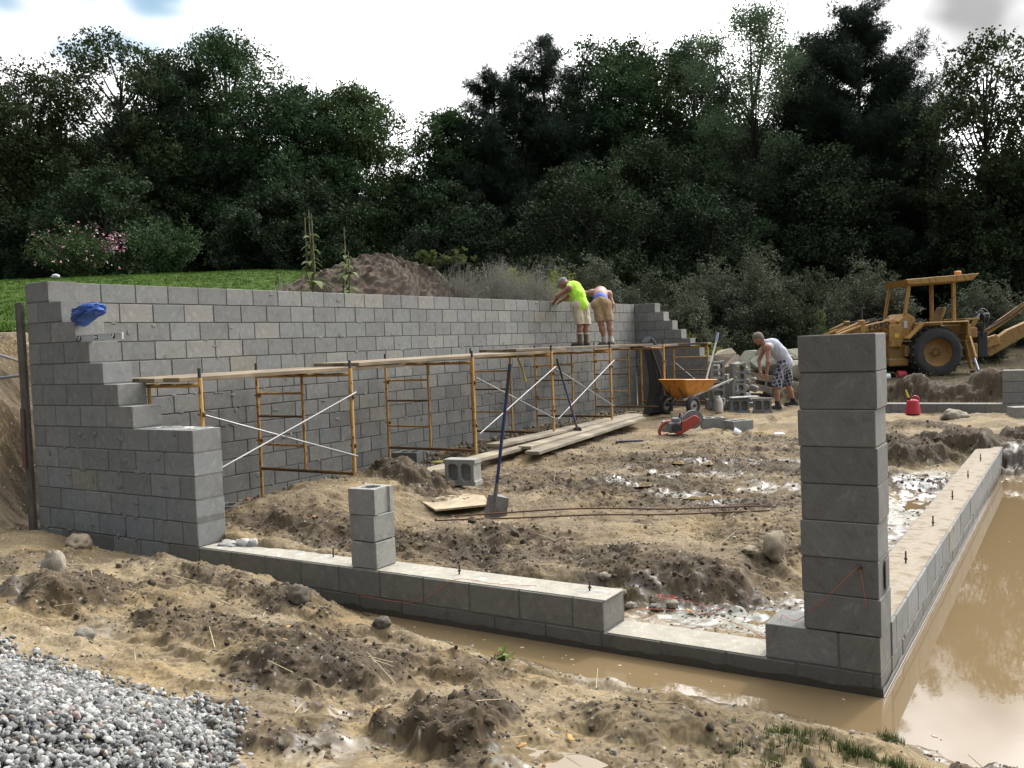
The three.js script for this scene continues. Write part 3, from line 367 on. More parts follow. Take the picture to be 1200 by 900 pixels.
brace('galvanised cross brace in the nearest scaffold bay', -0.5, -2.54, ox, 0.95, 1.5, 0.86, 1.58); brace('galvanised cross brace right of the leaning spade handle', -4.94, -7.08, ox, 0.86, 1.62, 0.86, 1.68); brace('galvanised cross brace below the man in lime shirt', -7.08, -9.13, ox, 0.86, 1.66, 0.9, 1.7);
{ const t = thing('scaffold_brace', 'white cross brace above the wheelbarrow tray', 'cross brace', [0, 0, 0], 0, 'galvanised cross braces between the scaffold frames'); part('brace_bar', rod([-6.35, 1.02, -13.25], [-5.7, 1.55, -13.27], 0.0095, 0.0095, 7), galv, t); part('brace_bar', rod([-6.5, 1.5, -13.28], [-5.85, 0.95, -13.28], 0.0095, 0.0095, 7), galv, t); }
const plankMats = [[0.30, 0.24, 0.16], [0.26, 0.21, 0.145], [0.22, 0.18, 0.13], [0.33, 0.27, 0.185]].map((c) => std({ color: lin(...c), map: woodMap, bumpMap: woodMap, bumpScale: 0.003, roughness: 0.85 }));
function plank(label, p, q, mi, w = 0.235, h = 0.042, group = 'planks lying on the scaffold frames', name = 'plank') { const g = bar(p, q, w, h, 0.004); const u = g.attributes.uv, pp = g.attributes.position, a = V(p), d = V(q).sub(V(p)).normalize(), v = new THREE.Vector3(); for (let i = 0; i < u.count; i++) { v.fromBufferAttribute(pp, i).sub(a); const l = v.dot(d); u.setXY(i, (v.length() > l ? Math.sqrt(Math.max(0, v.lengthSq() - l * l)) : 0) * 1.6 + mi * 0.37, l * 0.5); } return solo(name, g, plankMats[mi % 4], label, 'plank', group); }
const py = 1.875;
[[-6.22, 0, 0], [-6.5, 1, 0.01], [-6.78, 2, -0.01], [-7.06, 3, 0.01]].forEach(([x, m, d], i) => {
  const w = ['outermost', 'second from the outer', 'third from the outer', 'innermost'][i];
  plank(w + ' plank on the near end of the scaffold', [x, py - 0.035, -0.33 + d * 6], [x + d, py - 0.03, -3.6 + i * 0.25], m);
  plank(w + ' plank on the middle bays of the scaffold', [x + 0.02, py + 0.012, -2.75 - i * 0.12], [x - d, py + 0.035, -7.7 + i * 0.3], m + 1);
  plank(w + ' plank under the feet of the two men', [x - 0.01, py + 0.082, -6.2 - i * 0.2], [x + d, py + 0.058, -11.2 - i * 0.15], m + 2);
});
plank('short plank across the corner of the scaffold behind the wheelbarrow', [-7.55, py + 0.03, -13.2], [-5.7, py + 0.03, -13.2], 1, 0.24);
plank('dark far plank running to the corner of the block walls', [-6.4, py + 0.02, -11.0], [-6.4, py + 0.02, -12.9], 2, 0.24);
solo('yellow_strap', (() => { const s = tube([[-6.6, 1.86, -7.0], [-6.57, 1.75, -7.02], [-6.5, 1.62, -7.0], [-6.48, 1.45, -7.03]], 0.016, 14, 5); s.scale(1, 1, 1); return s; })(), std({ color: lin(0.55, 0.42, 0.04), roughness: 0.7 }), 'yellow strap hanging from the scaffold planks', 'strap');

// ---------- loose blocks, boards and tools inside the foundation ----------
const hbGeo = hollowBlock(), tones = blockTones;
function looseBlock(label, x, z, turn, o = {}) { // o.up: on its end, o.side: on its side, o.solid
  const y = o.y ?? H(x, z) - 0.01; let g = o.solid ? at(blockGeo(BL - 0.01, o.d ?? T - 0.01, o.k ?? 1).clone(), 0, (BH - 0.01) / 2, 0) : hbGeo.clone();
  if (o.up) { g.rotateZ(Math.PI / 2); g.translate(0, BL / 2, 0); g.computeBoundingBox(); g.translate(-(g.boundingBox.min.x + g.boundingBox.max.x) / 2, -g.boundingBox.min.y, 0); }
  if (o.side) { g = merge(g, at(boxUV(new THREE.BoxGeometry(BL - 0.06, 0.02, T - 0.05)), 0, BH * 0.55, 0)); g.translate(0, -BH / 2, 0); g.rotateX(Math.PI / 2); g.computeBoundingBox(); g.translate(0, -g.boundingBox.min.y, 0); }
  return solo('concrete_block', g, tones[o.t ?? 3], label, 'concrete block', o.group ?? 'loose concrete blocks about the site', [x, y, z], [o.rx ?? 0, turn, o.rz ?? 0]);
}
looseBlock('hollow grey block lying on its side on the plank end by the spade', -5.02, -3.22, 0.15, { side: 1, t: 5, y: H(-5.02, -3.22) + 0.06 });
looseBlock('grey block on the sand left of the cut-off saw', -5.15, -9.75, 0.35, { t: 1 });
looseBlock('grey block on the sand right behind the cut-off saw', -4.5, -9.95, 0.5, { t: 2 });
looseBlock('rightmost grey block in the row behind the cut-off saw', -4.0, -9.78, 0.95, { t: 3 });
looseBlock('grey block at the left end of the row behind the wheelbarrow handles', -5.45, -13.3, 0.25, { t: 1 }); looseBlock('grey block under the white board near the bending worker', -4.95, -12.75, 0.5, { side: 1, t: 3 });
looseBlock('grey block on the ground right by the bending worker boots', -4.62, -13.2, 0.3, { side: 1, t: 2 });
{ const G = 'blocks standing on end near the bending worker', y0 = 0.74; const base = looseBlock('grey block lying under the left pair of upended blocks', -5.55, -13.05, 0.5, { t: 0, y: 0.55 });
  looseBlock('lower upended hollow block of the left pair behind the bending worker', -5.5, -13.0, -0.95, { up: 1, t: 3, y: y0, group: G }); looseBlock('upper upended hollow block of the left pair behind the bending worker', -5.5, -13.02, -1.0, { up: 1, t: 2, y: y0 + 0.40, group: G });
  looseBlock('lower upended hollow block of the right pair behind the bending worker', -5.13, -13.2, -0.85, { up: 1, t: 1, y: y0 - 0.06, group: G }); looseBlock('upper upended hollow block of the right pair, tilted, behind the bending worker', -5.12, -13.22, -0.8, { up: 1, t: 0, y: y0 + 0.34, group: G, rx: 0.04 });
}
solo('white_board', at(cbox(0.55, 0.018, 0.32, 0.004), 0, 0, 0), std({ color: lin(0.62, 0.6, 0.55), map: speckMap }), 'white mortar board resting on the block by the bending worker', 'board', null, [-4.86, H(-4.95, -12.75) + 0.315, -12.78], [0, 0.5, 0.02]);
looseBlock('pale end block beside the short far pillar at the right', 0.02, -12.9, 0.5, { t: 5, y: 0.42, solid: 1 });
looseBlock('small grey block at the wall foot under the second scaffold bay', -7.4, -5.2, 0.2, { t: 0 }); looseBlock('small grey block half buried at the wall foot in the first scaffold bay', -7.05, -1.7, 0.5, { t: 0, y: 0.2 });
solo('paper_scrap', blob(0.16, 0.02, 0.1, 21, 0.5, 2), std({ color: lin(0.42, 0.38, 0.08) }), 'yellow paper bag scrap on the gravel at the wall foot', 'scrap', null, [-6.95, H(-6.95, -5.35) + 0.02, -5.35]);
// boards
const greyWood = [[0.40, 0.36, 0.29], [0.34, 0.31, 0.25], [0.44, 0.40, 0.33]].map((c) => std({ color: lin(...c), map: woodMap, bumpMap: woodMap, bumpScale: 0.004 }));
function groundPlank(label, p, q, m, w = 0.25) { const a = [p[0], p[2] ?? H(p[0], p[1]) + 0.04, p[1]], b = [q[0], q[2] ?? H(q[0], q[1]) + 0.04, q[1]]; const o = plank(label, a, b, 0, w, 0.045, 'grey weathered planks lying on the mud'); o.material = greyWood[m]; return o; }
groundPlank('long grey plank on the mud ending under the hollow block', [-5.7, -3.05, 0.56], [-5.95, -7.9, 0.60], 0); groundPlank('long grey plank on the mud, the left one at its far end', [-5.98, -5.3, 0.66], [-6.2, -10.4, 0.64], 2); groundPlank('long grey plank on the mud nearest the saw', [-5.42, -5.4, 0.56], [-5.85, -9.9, 0.62], 1, 0.22); groundPlank('grey plank wedged between the two long planks', [-5.66, -5.6, 0.60], [-5.98, -10.1, 0.65], 0, 0.2);
{ const s = new THREE.Shape(); s.moveTo(-4.88, 2.24); s.lineTo(-4.39, 1.87); s.lineTo(-4.05, 2.30); s.lineTo(-4.40, 2.72); s.lineTo(-4.70, 2.75); s.closePath(); const g = new THREE.ExtrudeGeometry(s, { depth: 0.018, bevelEnabled: false }).rotateX(-Math.PI / 2); boxUV(g); let m = 0; for (const [a, b] of [[-4.6, -2.2], [-4.4, -2.5], [-4.3, -2.1]]) m = Math.max(m, H(a, b)); solo('plywood_sheet', g, std({ color: lin(0.47, 0.40, 0.29), map: woodMap, bumpMap: woodMap, bumpScale: 0.002 }), 'cut piece of pale plywood lying on the mud by the spade blade', 'plywood', null, [0, m - 0.008, 0]); }
const rebarMat = std({ color: lin(0.10, 0.055, 0.035), roughness: 0.85, metalness: 0.3 });
function rebar(label, a, b) { const p = [], n = 14, t = new THREE.Vector3(); for (let i = 0; i <= n; i++) { const x = mix(a[0], b[0], i / n), z = mix(a[1], b[1], i / n); let h = -1; for (let k = -3; k <= 3; k++) h = Math.max(h, base(x + k * 0.1, z) + lumps(x + k * 0.1, z)[0]); p.push([x, h + 0.03, z]); } for (let k = 0; k < 3; k++) for (let i = 1; i < n; i++) p[i][1] = Math.max(p[i][1] * 0.5 + (p[i - 1][1] + p[i + 1][1]) * 0.25, H(p[i][0], p[i][2]) + 0.008); const g = [tube(p, 0.008, 60, 6)]; solo('rebar', merge(g), rebarMat, label, 'rebar', 'rusty rebar rods lying on the mud'); }
rebar('rusty rebar rod on the mud, the front one of two', [-4.06, -1.42], [-1.45, -2.92]); rebar('rusty rebar rod on the mud, the rear one of two', [-4.12, -1.75], [-1.55, -3.12]);
// spades
function spade(name, label, p, q, hand, blade, turn, tilt = 0.15) { const t = thing(name, label, 'spade'); const d = V(q).sub(V(p)).normalize(), m = V(p).addScaledVector(d, 0.5), e = (k) => V(p).addScaledVector(d, k).toArray(); const L = V(p).distanceTo(V(q));
  part('handle', rod(e(0.34), e(L - 0.32), 0.0165, 0.0165, 10), hand, t); part('grip', rod(e(L - 0.32), e(L), 0.019, 0.018, 10), std({ color: lin(0.02, 0.02, 0.022), roughness: 0.7 }), t); part('socket', rod(e(0.2), e(0.38), 0.022, 0.02, 10), blade, t);
  const s = new THREE.Shape(); s.moveTo(-0.105, 0.26); s.lineTo(-0.115, 0.08); s.quadraticCurveTo(-0.09, 0, 0, -0.04); s.quadraticCurveTo(0.09, 0, 0.115, 0.08); s.lineTo(0.105, 0.26); s.lineTo(0.03, 0.28); s.lineTo(-0.03, 0.28); s.closePath(); const g = nz(new THREE.ExtrudeGeometry(s, { depth: 0.006, bevelEnabled: false, curveSegments: 8 })); const pp = g.attributes.position; for (let i = 0; i < pp.count; i++) pp.setZ(i, pp.getZ(i) + 2.2 * pp.getX(i) ** 2); g.computeVertexNormals(); boxUV(g); const mm = part('blade', g, blade, t, p); mm.quaternion.setFromUnitVectors(new THREE.Vector3(0, 1, 0), d).multiply(new THREE.Quaternion().setFromEuler(new THREE.Euler(-tilt, turn, 0))); return t; }
const dirtySteel = std({ color: lin(0.16, 0.15, 0.14), map: grimeMap, metalness: 0.4, roughness: 0.6 }), blueHandle = std({ color: lin(0.012, 0.018, 0.065), roughness: 0.45 });
spade('spade', 'blue handled spade standing upright in the mud by the plywood', [-3.86, H(-3.86, -2.06) - 0.04, -2.06], [-3.69, 1.86, -2.22], blueHandle, dirtySteel, 0.9);
spade('spade', 'dark blue handled spade leaning on the scaffold beside its cross brace', [-5.8, H(-5.8, -7.55) - 0.03, -7.55], [-6.0, 1.8, -7.2], std({ color: lin(0.03, 0.04, 0.12), roughness: 0.5 }), dirtySteel, -0.4);
// hand tools and litter
{ const t = thing('hammer', 'hammer with dark handle dropped on the sand beyond the spade', 'hammer', [-5.05, H(-5.05, -7.7) + 0.02, -7.7], 0.35); part('handle', rod([-0.16, 0, 0], [0.22, 0.01, 0], 0.018, 0.015, 8), std({ color: lin(0.03, 0.035, 0.06), roughness: 0.6 }), t); part('head', merge(at(cbox(0.035, 0.035, 0.14, 0.006), -0.18, 0.01, 0), rod([-0.18, 0.01, 0.06], [-0.18, 0.01, 0.09], 0.02, 0.02, 8)), dirtySteel, t); }
solo('paper_cup', (() => { const g = new THREE.CylinderGeometry(0.062, 0.045, 0.11, 14, 3, true); const p = g.attributes.position; for (let i = 0; i < p.count; i++) p.setY(i, p.getY(i) + 0.012 * N2(p.getX(i) * 30, p.getZ(i) * 30)); g.rotateZ(1.2); return boxUV(g); })(), std({ color: lin(0.75, 0.75, 0.78), side: THREE.DoubleSide }), 'crumpled white cup on the sand before the right hand loose block', 'cup', null, [-3.86, H(-3.86, -9.3) + 0.055, -9.3]);
solo('paper_scrap', blob(0.1, 0.03, 0.06, 25, 0.6, 2), std({ color: lin(0.72, 0.72, 0.75) }), 'white scrap of paper on the sand left of the tall pillar', 'scrap', null, [-3.25, H(-3.25, -9.5) + 0.02, -9.5]);
{ const t = thing('plastic_jug', 'dirty white plastic jug standing behind the wheelbarrow wheel', 'jug', [-5.2, H(-5.2, -12.25), -12.25], 0.4); const m = std({ color: lin(0.6, 0.57, 0.5), map: grimeMap, roughness: 0.5 }); part('body', new THREE.LatheGeometry([[0, 0], [0.075, 0], [0.085, 0.02], [0.085, 0.2], [0.06, 0.27], [0.03, 0.3], [0.03, 0.33], [0, 0.33]].map((a) => new THREE.Vector2(...a)), 18), m, t); part('jug_handle', tube([[0.05, 0.28, 0], [0.11, 0.27, 0], [0.105, 0.17, 0], [0.08, 0.14, 0]], 0.012, 14, 6), m, t); }
solo('plastic_sheet', (() => { const g = new THREE.PlaneGeometry(0.75, 0.4, 18, 10).rotateX(-Math.PI / 2), p = g.attributes.position; for (let i = 0; i < p.count; i++) p.setY(i, 0.07 + 0.07 * fbm(p.getX(i) * 4 + 3, p.getZ(i) * 5, 3)); g.computeVertexNormals(); return g; })(), std({ color: lin(0.55, 0.66, 0.8), roughness: 0.4, side: THREE.DoubleSide }), 'crumpled pale blue plastic wrap on the ground behind the bending worker', 'plastic sheet', null, [-4.62, 0.62, -15.6], [0, 0.5, 0]);
// mason's string
const stringMat = std({ color: lin(0.42, 0.10, 0.06), roughness: 0.8 });
solo('mason_string', merge(tube([[-0.1, 0.79, 0.02], [-0.32, 0.55, 0.01], [-0.46, 0.43, -0.03], [-0.56, 0.425, -0.12]], 0.0018, 24, 5), tube([[-0.1, 0.79, 0.02], [-0.08, 0.66, 0.012], [-0.07, 0.56, 0.01]], 0.0015, 10, 5), tube([[-0.56, 0.425, -0.12], [-0.6, 0.32, -0.15], [-0.62, 0.23, -0.2], [-0.9, 0.235, -0.4], [-1.2, 0.25, -0.5], [-1.45, 0.24, -0.5], [-1.6, 0.25, -0.42]], 0.0018, 30, 5)), stringMat, 'orange mason string running from the pillar nail to the door gap', 'string');
solo('mason_string', (() => { const p = []; for (let i = 0; i < 16; i++) p.push([-1.55 + 0.06 * Math.cos(i * 1.1) + 0.02 * (i % 3), 0.25 + 0.004 * (i % 4), -0.72 + 0.05 * Math.sin(i * 1.1)]); return tube([[-1.05, 0.25, -0.6], [-1.3, 0.26, -0.66], ...p], 0.0018, 90, 5); })(), stringMat, 'tangle of orange string on the mud just inside the door gap', 'string');
solo('mason_string', tube([[-3.72, 0.22, 0.02], [-3.45, 0.20, 0.012], [-3.2, 0.215, 0.01], [-3.0, 0.30, 0.012], [-2.8, 0.42, 0.0], [-2.5, 0.416, -0.03], [-2.2, 0.416, -0.1]], 0.0018, 40, 5), stringMat, 'slack orange string hanging on the face of the low front wall', 'string');
// cloth and level on the stepped wall end
{ const g = new THREE.SphereGeometry(1, 72, 48), p = g.attributes.position, v = new THREE.Vector3(); for (let i = 0; i < p.count; i++) { v.fromBufferAttribute(p, i); const w = v.x * 1.6 - v.y * 2.1 + v.z * 0.8 + 0.5 * N3(v.x, v.y, v.z), f = 0.10 * Math.sin(w * 4.2) + 0.07 * Math.sin(w * 8.3 + v.x * 3) + 0.10 * N3(v.x * 2 + 4, v.y * 2, v.z * 2), k = 0.9 + f, bx = Math.sign(v.x) * Math.pow(Math.abs(v.x), 0.8); const x = bx * 0.185 * (0.97 + 0.5 * f); let y = Math.sign(v.y) * Math.pow(Math.abs(v.y), 0.75) * 0.078 * k; if (v.y < 0) y *= 0.8 + 0.75 * sm(0.0, -0.16, x); y += 0.02 * sm(-0.15, 0.1, x); p.setXYZ(i, x, y, v.z * 0.12 * k); } g.computeVertexNormals(); solo('blue_cloth', boxUV(g), std({ color: lin(0.07, 0.16, 0.52), map: speckMap, roughness: 0.9 }), 'crumpled bright blue cloth hung on the stepped end of the wall', 'cloth', null, [-6.99, 12 * BH + 0.055, -0.045], [0, 0.1, 0.1]); }
{ const t = thing('spirit_level', 'grey spirit level with three vials lying on the stepped wall end', 'spirit level', [-6.86, 11 * BH + 0.002, -0.03], -0.06); const al = std({ color: lin(0.45, 0.45, 0.44), metalness: 0.3, roughness: 0.5 }), bk = std({ color: lin(0.025, 0.025, 0.025) }), vi = std({ color: lin(0.7, 0.72, 0.65), roughness: 0.3 }); part('body', merge(at(cbox(0.86, 0.05, 0.02, 0.003), 0, 0.029, 0), at(cbox(0.86, 0.006, 0.026, 0.001), 0, 0.003, 0), at(cbox(0.86, 0.006, 0.026, 0.001), 0, 0.055, 0)), al, t); for (const x of [-0.29, 0.0, 0.29]) { const w = part('vial_window', at(cbox(0.062, 0.042, 0.024, 0.004), x, 0.029, 0), bk, t); part('vial', x === 0 ? rod([x - 0.02, 0.029, 0.014], [x + 0.02, 0.029, 0.014], 0.008, 0.008, 8) : rod([x - 0.012, 0.015, 0.014], [x + 0.012, 0.043, 0.014], 0.008, 0.008, 8), vi, w); } }
// red fuel can
{ const t = thing('fuel_can', 'red plastic fuel can with yellow spout by the low back wall', 'fuel can', [-1.75, H(-1.75, -13.0), -13.0], 0.4); const red = std({ color: lin(0.36, 0.02, 0.03), roughness: 0.4 }); let g = new THREE.CylinderGeometry(0.125, 0.165, 0.27, 20, 4); g = at(mergeVertices(g), 0, 0.135, 0); g.scale(1, 1, 0.8); part('body', merge(g, at(new THREE.SphereGeometry(0.125, 18, 8, 0, 6.3, 0, 1.57).scale(1, 0.45, 0.8), 0, 0.265, 0)), red, t); part('can_handle', tube([[-0.02, 0.31, 0], [0.02, 0.375, 0], [0.1, 0.36, 0], [0.13, 0.24, 0]], 0.018, 16, 8), red, t); part('collar', rod([-0.06, 0.3, 0], [-0.085, 0.355, 0], 0.035, 0.028, 12), std({ color: lin(0.02, 0.02, 0.02) }), t); part('spout', rod([-0.085, 0.35, 0], [-0.14, 0.52, 0], 0.022, 0.012, 10), std({ color: lin(0.6, 0.42, 0.03), roughness: 0.5 }), t); t.scale.setScalar(0.86); }
// plastic pipes behind the worker
{ const pm = std({ color: lin(0.66, 0.7, 0.72), roughness: 0.35 }), r = new THREE.Vector3(0.844, 0, -0.536); const c = new THREE.Vector3(-4.0, 0.72, -21.6); const mk = (off, y, a, b, rad, lab, grp) => { const p = c.clone().addScaledVector(r, a), q = c.clone().addScaledVector(r, b); const t = thing('plastic_pipe', lab, 'pipe', [0, 0, 0], 0, grp); const A = [p.x + off * 0.5, y, p.z + off], B = [q.x + off * 0.5, y, q.z + off]; part('barrel', rod(A, B, rad, rad, 16, false), pm, t); part('socket', rod(V(B).addScaledVector(r, -0.18).toArray(), B, rad * 1.14, rad * 1.14, 16), pm, t); return B; };
  const B = mk(0, 0.72, -3.0, 0.42, 0.085, 'white plastic pipe lying behind the bending worker, the nearer one', null), C2 = mk(-0.25, 0.82, -2.9, 0.2, 0.085, 'white plastic pipe lying behind the bending worker, the farther raised one', null); solo('red_cap', rod([B[0] + 0.16, 0.76, B[2] - 0.25], [B[0] + 0.36, 0.76, B[2] - 0.37], 0.12, 0.11, 16), std({ color: lin(0.5, 0.03, 0.05), roughness: 0.5 }), 'red round cap on the ground at the pipe ends', 'cap'); }
// ---------- wheelbarrow ----------
{ const t = thing('wheelbarrow', 'orange two wheeled wheelbarrow with a long white handled tool in it', 'wheelbarrow', [-5.67, 0.55, -11.5], -1.842);
  const om = std({ color: lin(0.62, 0.25, 0.035), map: grimeMap, roughness: 0.5 }), blk = std({ color: lin(0.02, 0.02, 0.022), roughness: 0.85 }), stl = std({ color: lin(0.05, 0.06, 0.055), metalness: 0.4, roughness: 0.5 }), pale = std({ color: lin(0.52, 0.5, 0.46), map: woodMap });
  // tray: rings from bottom to rim, open at the top (outer and inner skins); local x is forward
  const ring = (x0, x1, w0, w1, y0, y1, ins) => { const p = [], n = 8, rr = 0.08; const cs = [[x1 - rr, w1 - rr, 0], [x0 + rr, w0 - rr, 1], [x0 + rr, -w0 + rr, 2], [x1 - rr, -w1 + rr, 3]]; for (const [cx, cz, q] of cs) for (let i = 0; i <= n; i++) { const a = (q + i / n) * Math.PI / 2, x = cx + Math.cos(a) * (rr - ins), z = cz + Math.sin(a) * (rr - ins); p.push([x, mix(y0, y1, clamp((x - x0) / (x1 - x0))), z]); } return p; };
  const rings = [[-0.28, 0.12, 0.2, 0.17, 0.35, 0.33, 0], [-0.5, 0.22, 0.27, 0.24, 0.44, 0.48, 0], [-0.72, 0.34, 0.34, 0.31, 0.62, 0.68, 0], [-0.74, 0.36, 0.37, 0.34, 0.635, 0.695, 0], [-0.73, 0.35, 0.36, 0.33, 0.65, 0.71, 0.02], [-0.68, 0.31, 0.32, 0.29, 0.61, 0.66, 0.02], [-0.48, 0.2, 0.25, 0.22, 0.45, 0.49, 0.02], [-0.28, 0.11, 0.19, 0.16, 0.375, 0.36, 0.02]].map((a) => ring(...a));
  const pos = [], idx = [], n = rings[0].length; rings.forEach((r) => r.forEach((p) => pos.push(...p))); for (let k = 0; k < rings.length - 1; k++) for (let i = 0; i < n; i++) { const a = k * n + i, b = k * n + (i + 1) % n; idx.push(a, a + n, b, b, a + n, b + n); } for (const k of [0, rings.length - 1]) { pos.push(-0.1, k ? 0.37 : 0.34, 0); const c = pos.length / 3 - 1; for (let i = 0; i < n; i++) { const a = k * n + i, b = k * n + (i + 1) % n; k ? idx.push(a, c, b) : idx.push(a, b, c); } }
  const g = new THREE.BufferGeometry(); g.setAttribute('position', new THREE.Float32BufferAttribute(pos, 3)); g.setIndex(idx); g.computeVertexNormals(); boxUV(g); const tray = part('tray', g, om, t);
  const cz = document.createElement('canvas'); cz.width = 128; cz.height = 32; const cx = cz.getContext('2d'); cx.fillStyle = '#b5701f'; cx.fillRect(0, 0, 128, 32); cx.fillStyle = '#1a1208'; cx.font = 'bold 24px sans-serif'; for (let i = 0; i < 7; i++) { cx.fillRect(8 + i * 16, 6, 11, 20); } const ct = new THREE.CanvasTexture(cz); ct.colorSpace = THREE.SRGBColorSpace;
  part('logo_plate', at(new THREE.BoxGeometry(0.17, 0.035, 0.003), -0.5, 0.585, 0.325, -0.36, 0.05, 0), std({ map: ct, roughness: 0.5 }), tray);
  part('mortar_load', at(blob(0.36, 0.05, 0.2, 44, 0.3, 3), -0.18, 0.5, 0), std({ color: lin(0.24, 0.235, 0.22), map: cmuMap, roughness: 0.9 }), t);
  for (const s of [-1, 1]) { const wg = part('wheel', rod([0.1, 0.19, s * 0.22], [0.1, 0.19, s * 0.40], 0.03, 0.03, 12), stl, t); part('tyre', at(new THREE.TorusGeometry(0.145, 0.05, 12, 28), 0.1, 0.19, s * 0.33), blk, wg); part('rim', at(new THREE.CylinderGeometry(0.1, 0.1, 0.05, 20).rotateX(Math.PI / 2), 0.1, 0.19, s * 0.33), std({ color: lin(0.25, 0.24, 0.22), map: grimeMap, roughness: 0.6 }), wg);
    part('handle', bar([0.22, 0.3, s * 0.2], [-1.28, 0.62, s * 0.30], 0.036, 0.036), pale, t); part('leg', merge(rod([-0.62, 0.42, s * 0.26], [-0.62, 0.0, s * 0.29], 0.014), rod([-0.62, 0.02, s * 0.29], [-0.5, 0.02, s * 0.29], 0.012), rod([-0.62, 0.02, s * 0.29], [-0.36, 0.36, s * 0.22], 0.011)), stl, t); part('wheel_bracket', merge(rod([0.1, 0.19, s * 0.24], [0.02, 0.33, s * 0.18], 0.014), rod([0.1, 0.19, s * 0.24], [-0.25, 0.35, s * 0.2], 0.014), rod([0.16, 0.35, s * 0.16], [0.25, 0.55, s * 0.12], 0.013)), stl, t); }
  part('axle', rod([0.1, 0.19, -0.4], [0.1, 0.19, 0.4], 0.012), stl, t);
}
{ const t = thing('mortar_hoe', 'long white and blue handled hoe standing in the orange wheelbarrow', 'hoe'); part('shaft', rod([-5.4, 1.0, -11.95], [-5.18, 1.95, -12.15], 0.017, 0.017, 8), std({ color: lin(0.7, 0.7, 0.72), roughness: 0.5 }), t); part('grip', rod([-5.18, 1.95, -12.15], [-5.15, 2.12, -12.18], 0.026, 0.024, 8), std({ color: lin(0.28, 0.34, 0.5), roughness: 0.5 }), t); }
{ // black mortar tray stood on end against the scaffold
  const t = thing('mortar_tub', 'black tray standing on end behind the orange wheelbarrow', 'tub', [-6.42, H(-6.42, -12.1) + 0.02, -12.0], 0.75); const s = new THREE.Shape(); s.moveTo(-0.2, 0); s.quadraticCurveTo(0.1, 0.5, -0.2, 1.42); s.lineTo(-0.14, 1.5); s.quadraticCurveTo(0.02, 1.3, 0.14, 0.9); s.lineTo(0.24, 0.05); s.closePath(); const g = new THREE.ExtrudeGeometry(s, { depth: 0.42, bevelEnabled: true, bevelSize: 0.03, bevelThickness: 0.03, bevelSegments: 2, curveSegments: 12 }); part('shell', boxUV(g.translate(0, 0, -0.21)), std({ color: lin(0.018, 0.018, 0.02), roughness: 0.55 }), t); part('rim', tube([[-0.21, 0.02, 0.24], [0.03, 0.5, 0.25], [-0.2, 1.44, 0.24]], 0.018, 16, 6), std({ color: lin(0.03, 0.03, 0.03), roughness: 0.5 }), t); }
// ---------- cut-off saw ----------
{ const t = thing('cut_off_saw', 'dusty grey and red cut-off saw on the sand before the loose blocks', 'saw', [-4.72, H(-4.72, -9.0) + 0.0, -9.0], 0.566); const gr = std({ color: lin(0.2, 0.2, 0.21), map: grimeMap, roughness: 0.7 }), rd = std({ color: lin(0.40, 0.06, 0.035), map: grimeMap, roughness: 0.5 }), dk = std({ color: lin(0.03, 0.03, 0.032), roughness: 0.7 });
  part('blade', at(new THREE.CylinderGeometry(0.15, 0.15, 0.006, 36).rotateX(Math.PI / 2), 0.24, 0.26, -0.02), std({ color: lin(0.25, 0.25, 0.25), metalness: 0.7, roughness: 0.4 }), t);
  const gd = new THREE.CylinderGeometry(0.18, 0.18, 0.09, 32, 1, false, 0, Math.PI * 1.2).rotateX(Math.PI / 2).rotateZ(1.2); part('blade_guard', at(gd, 0.24, 0.27, -0.02), gr, t);
  const s = new THREE.Shape(); s.absarc(0.16, 0, 0.075, -1.57, 1.57); s.absarc(-0.16, 0, 0.085, 1.57, 4.71); s.closePath(); part('belt_cover', at(new THREE.ExtrudeGeometry(s, { depth: 0.05, bevelEnabled: true, bevelSize: 0.012, bevelThickness: 0.012, bevelSegments: 2 }), 0.1, 0.2, 0.06, 0, 0, 0.5), rd, t);
  part('engine', merge(at(cbox(0.26, 0.2, 0.2, 0.03), -0.1, 0.16, 0), at(cbox(0.14, 0.08, 0.16, 0.02), -0.08, 0.29, 0)), gr, t); part('starter_cover', rod([-0.1, 0.16, 0.09], [-0.1, 0.16, 0.13], 0.085, 0.075, 18), dk, t);
  part('rear_handle', merge(tube([[-0.16, 0.26, 0], [-0.28, 0.24, 0], [-0.37, 0.12, 0], [-0.36, 0.02, 0], [-0.22, 0.03, 0]], 0.028, 24, 8)), rd, t); part('front_handle', tube([[-0.02, 0.1, 0.16], [0.0, 0.3, 0.17], [0.02, 0.39, 0.05], [0.02, 0.39, -0.1], [0, 0.2, -0.17]], 0.014, 24, 7), dk, t); part('foot', merge(at(cbox(0.4, 0.02, 0.05, 0.005), -0.08, 0.015, 0.08), at(cbox(0.4, 0.02, 0.05, 0.005), -0.08, 0.015, -0.08)), dk, t); t.scale.setScalar(0.92); }
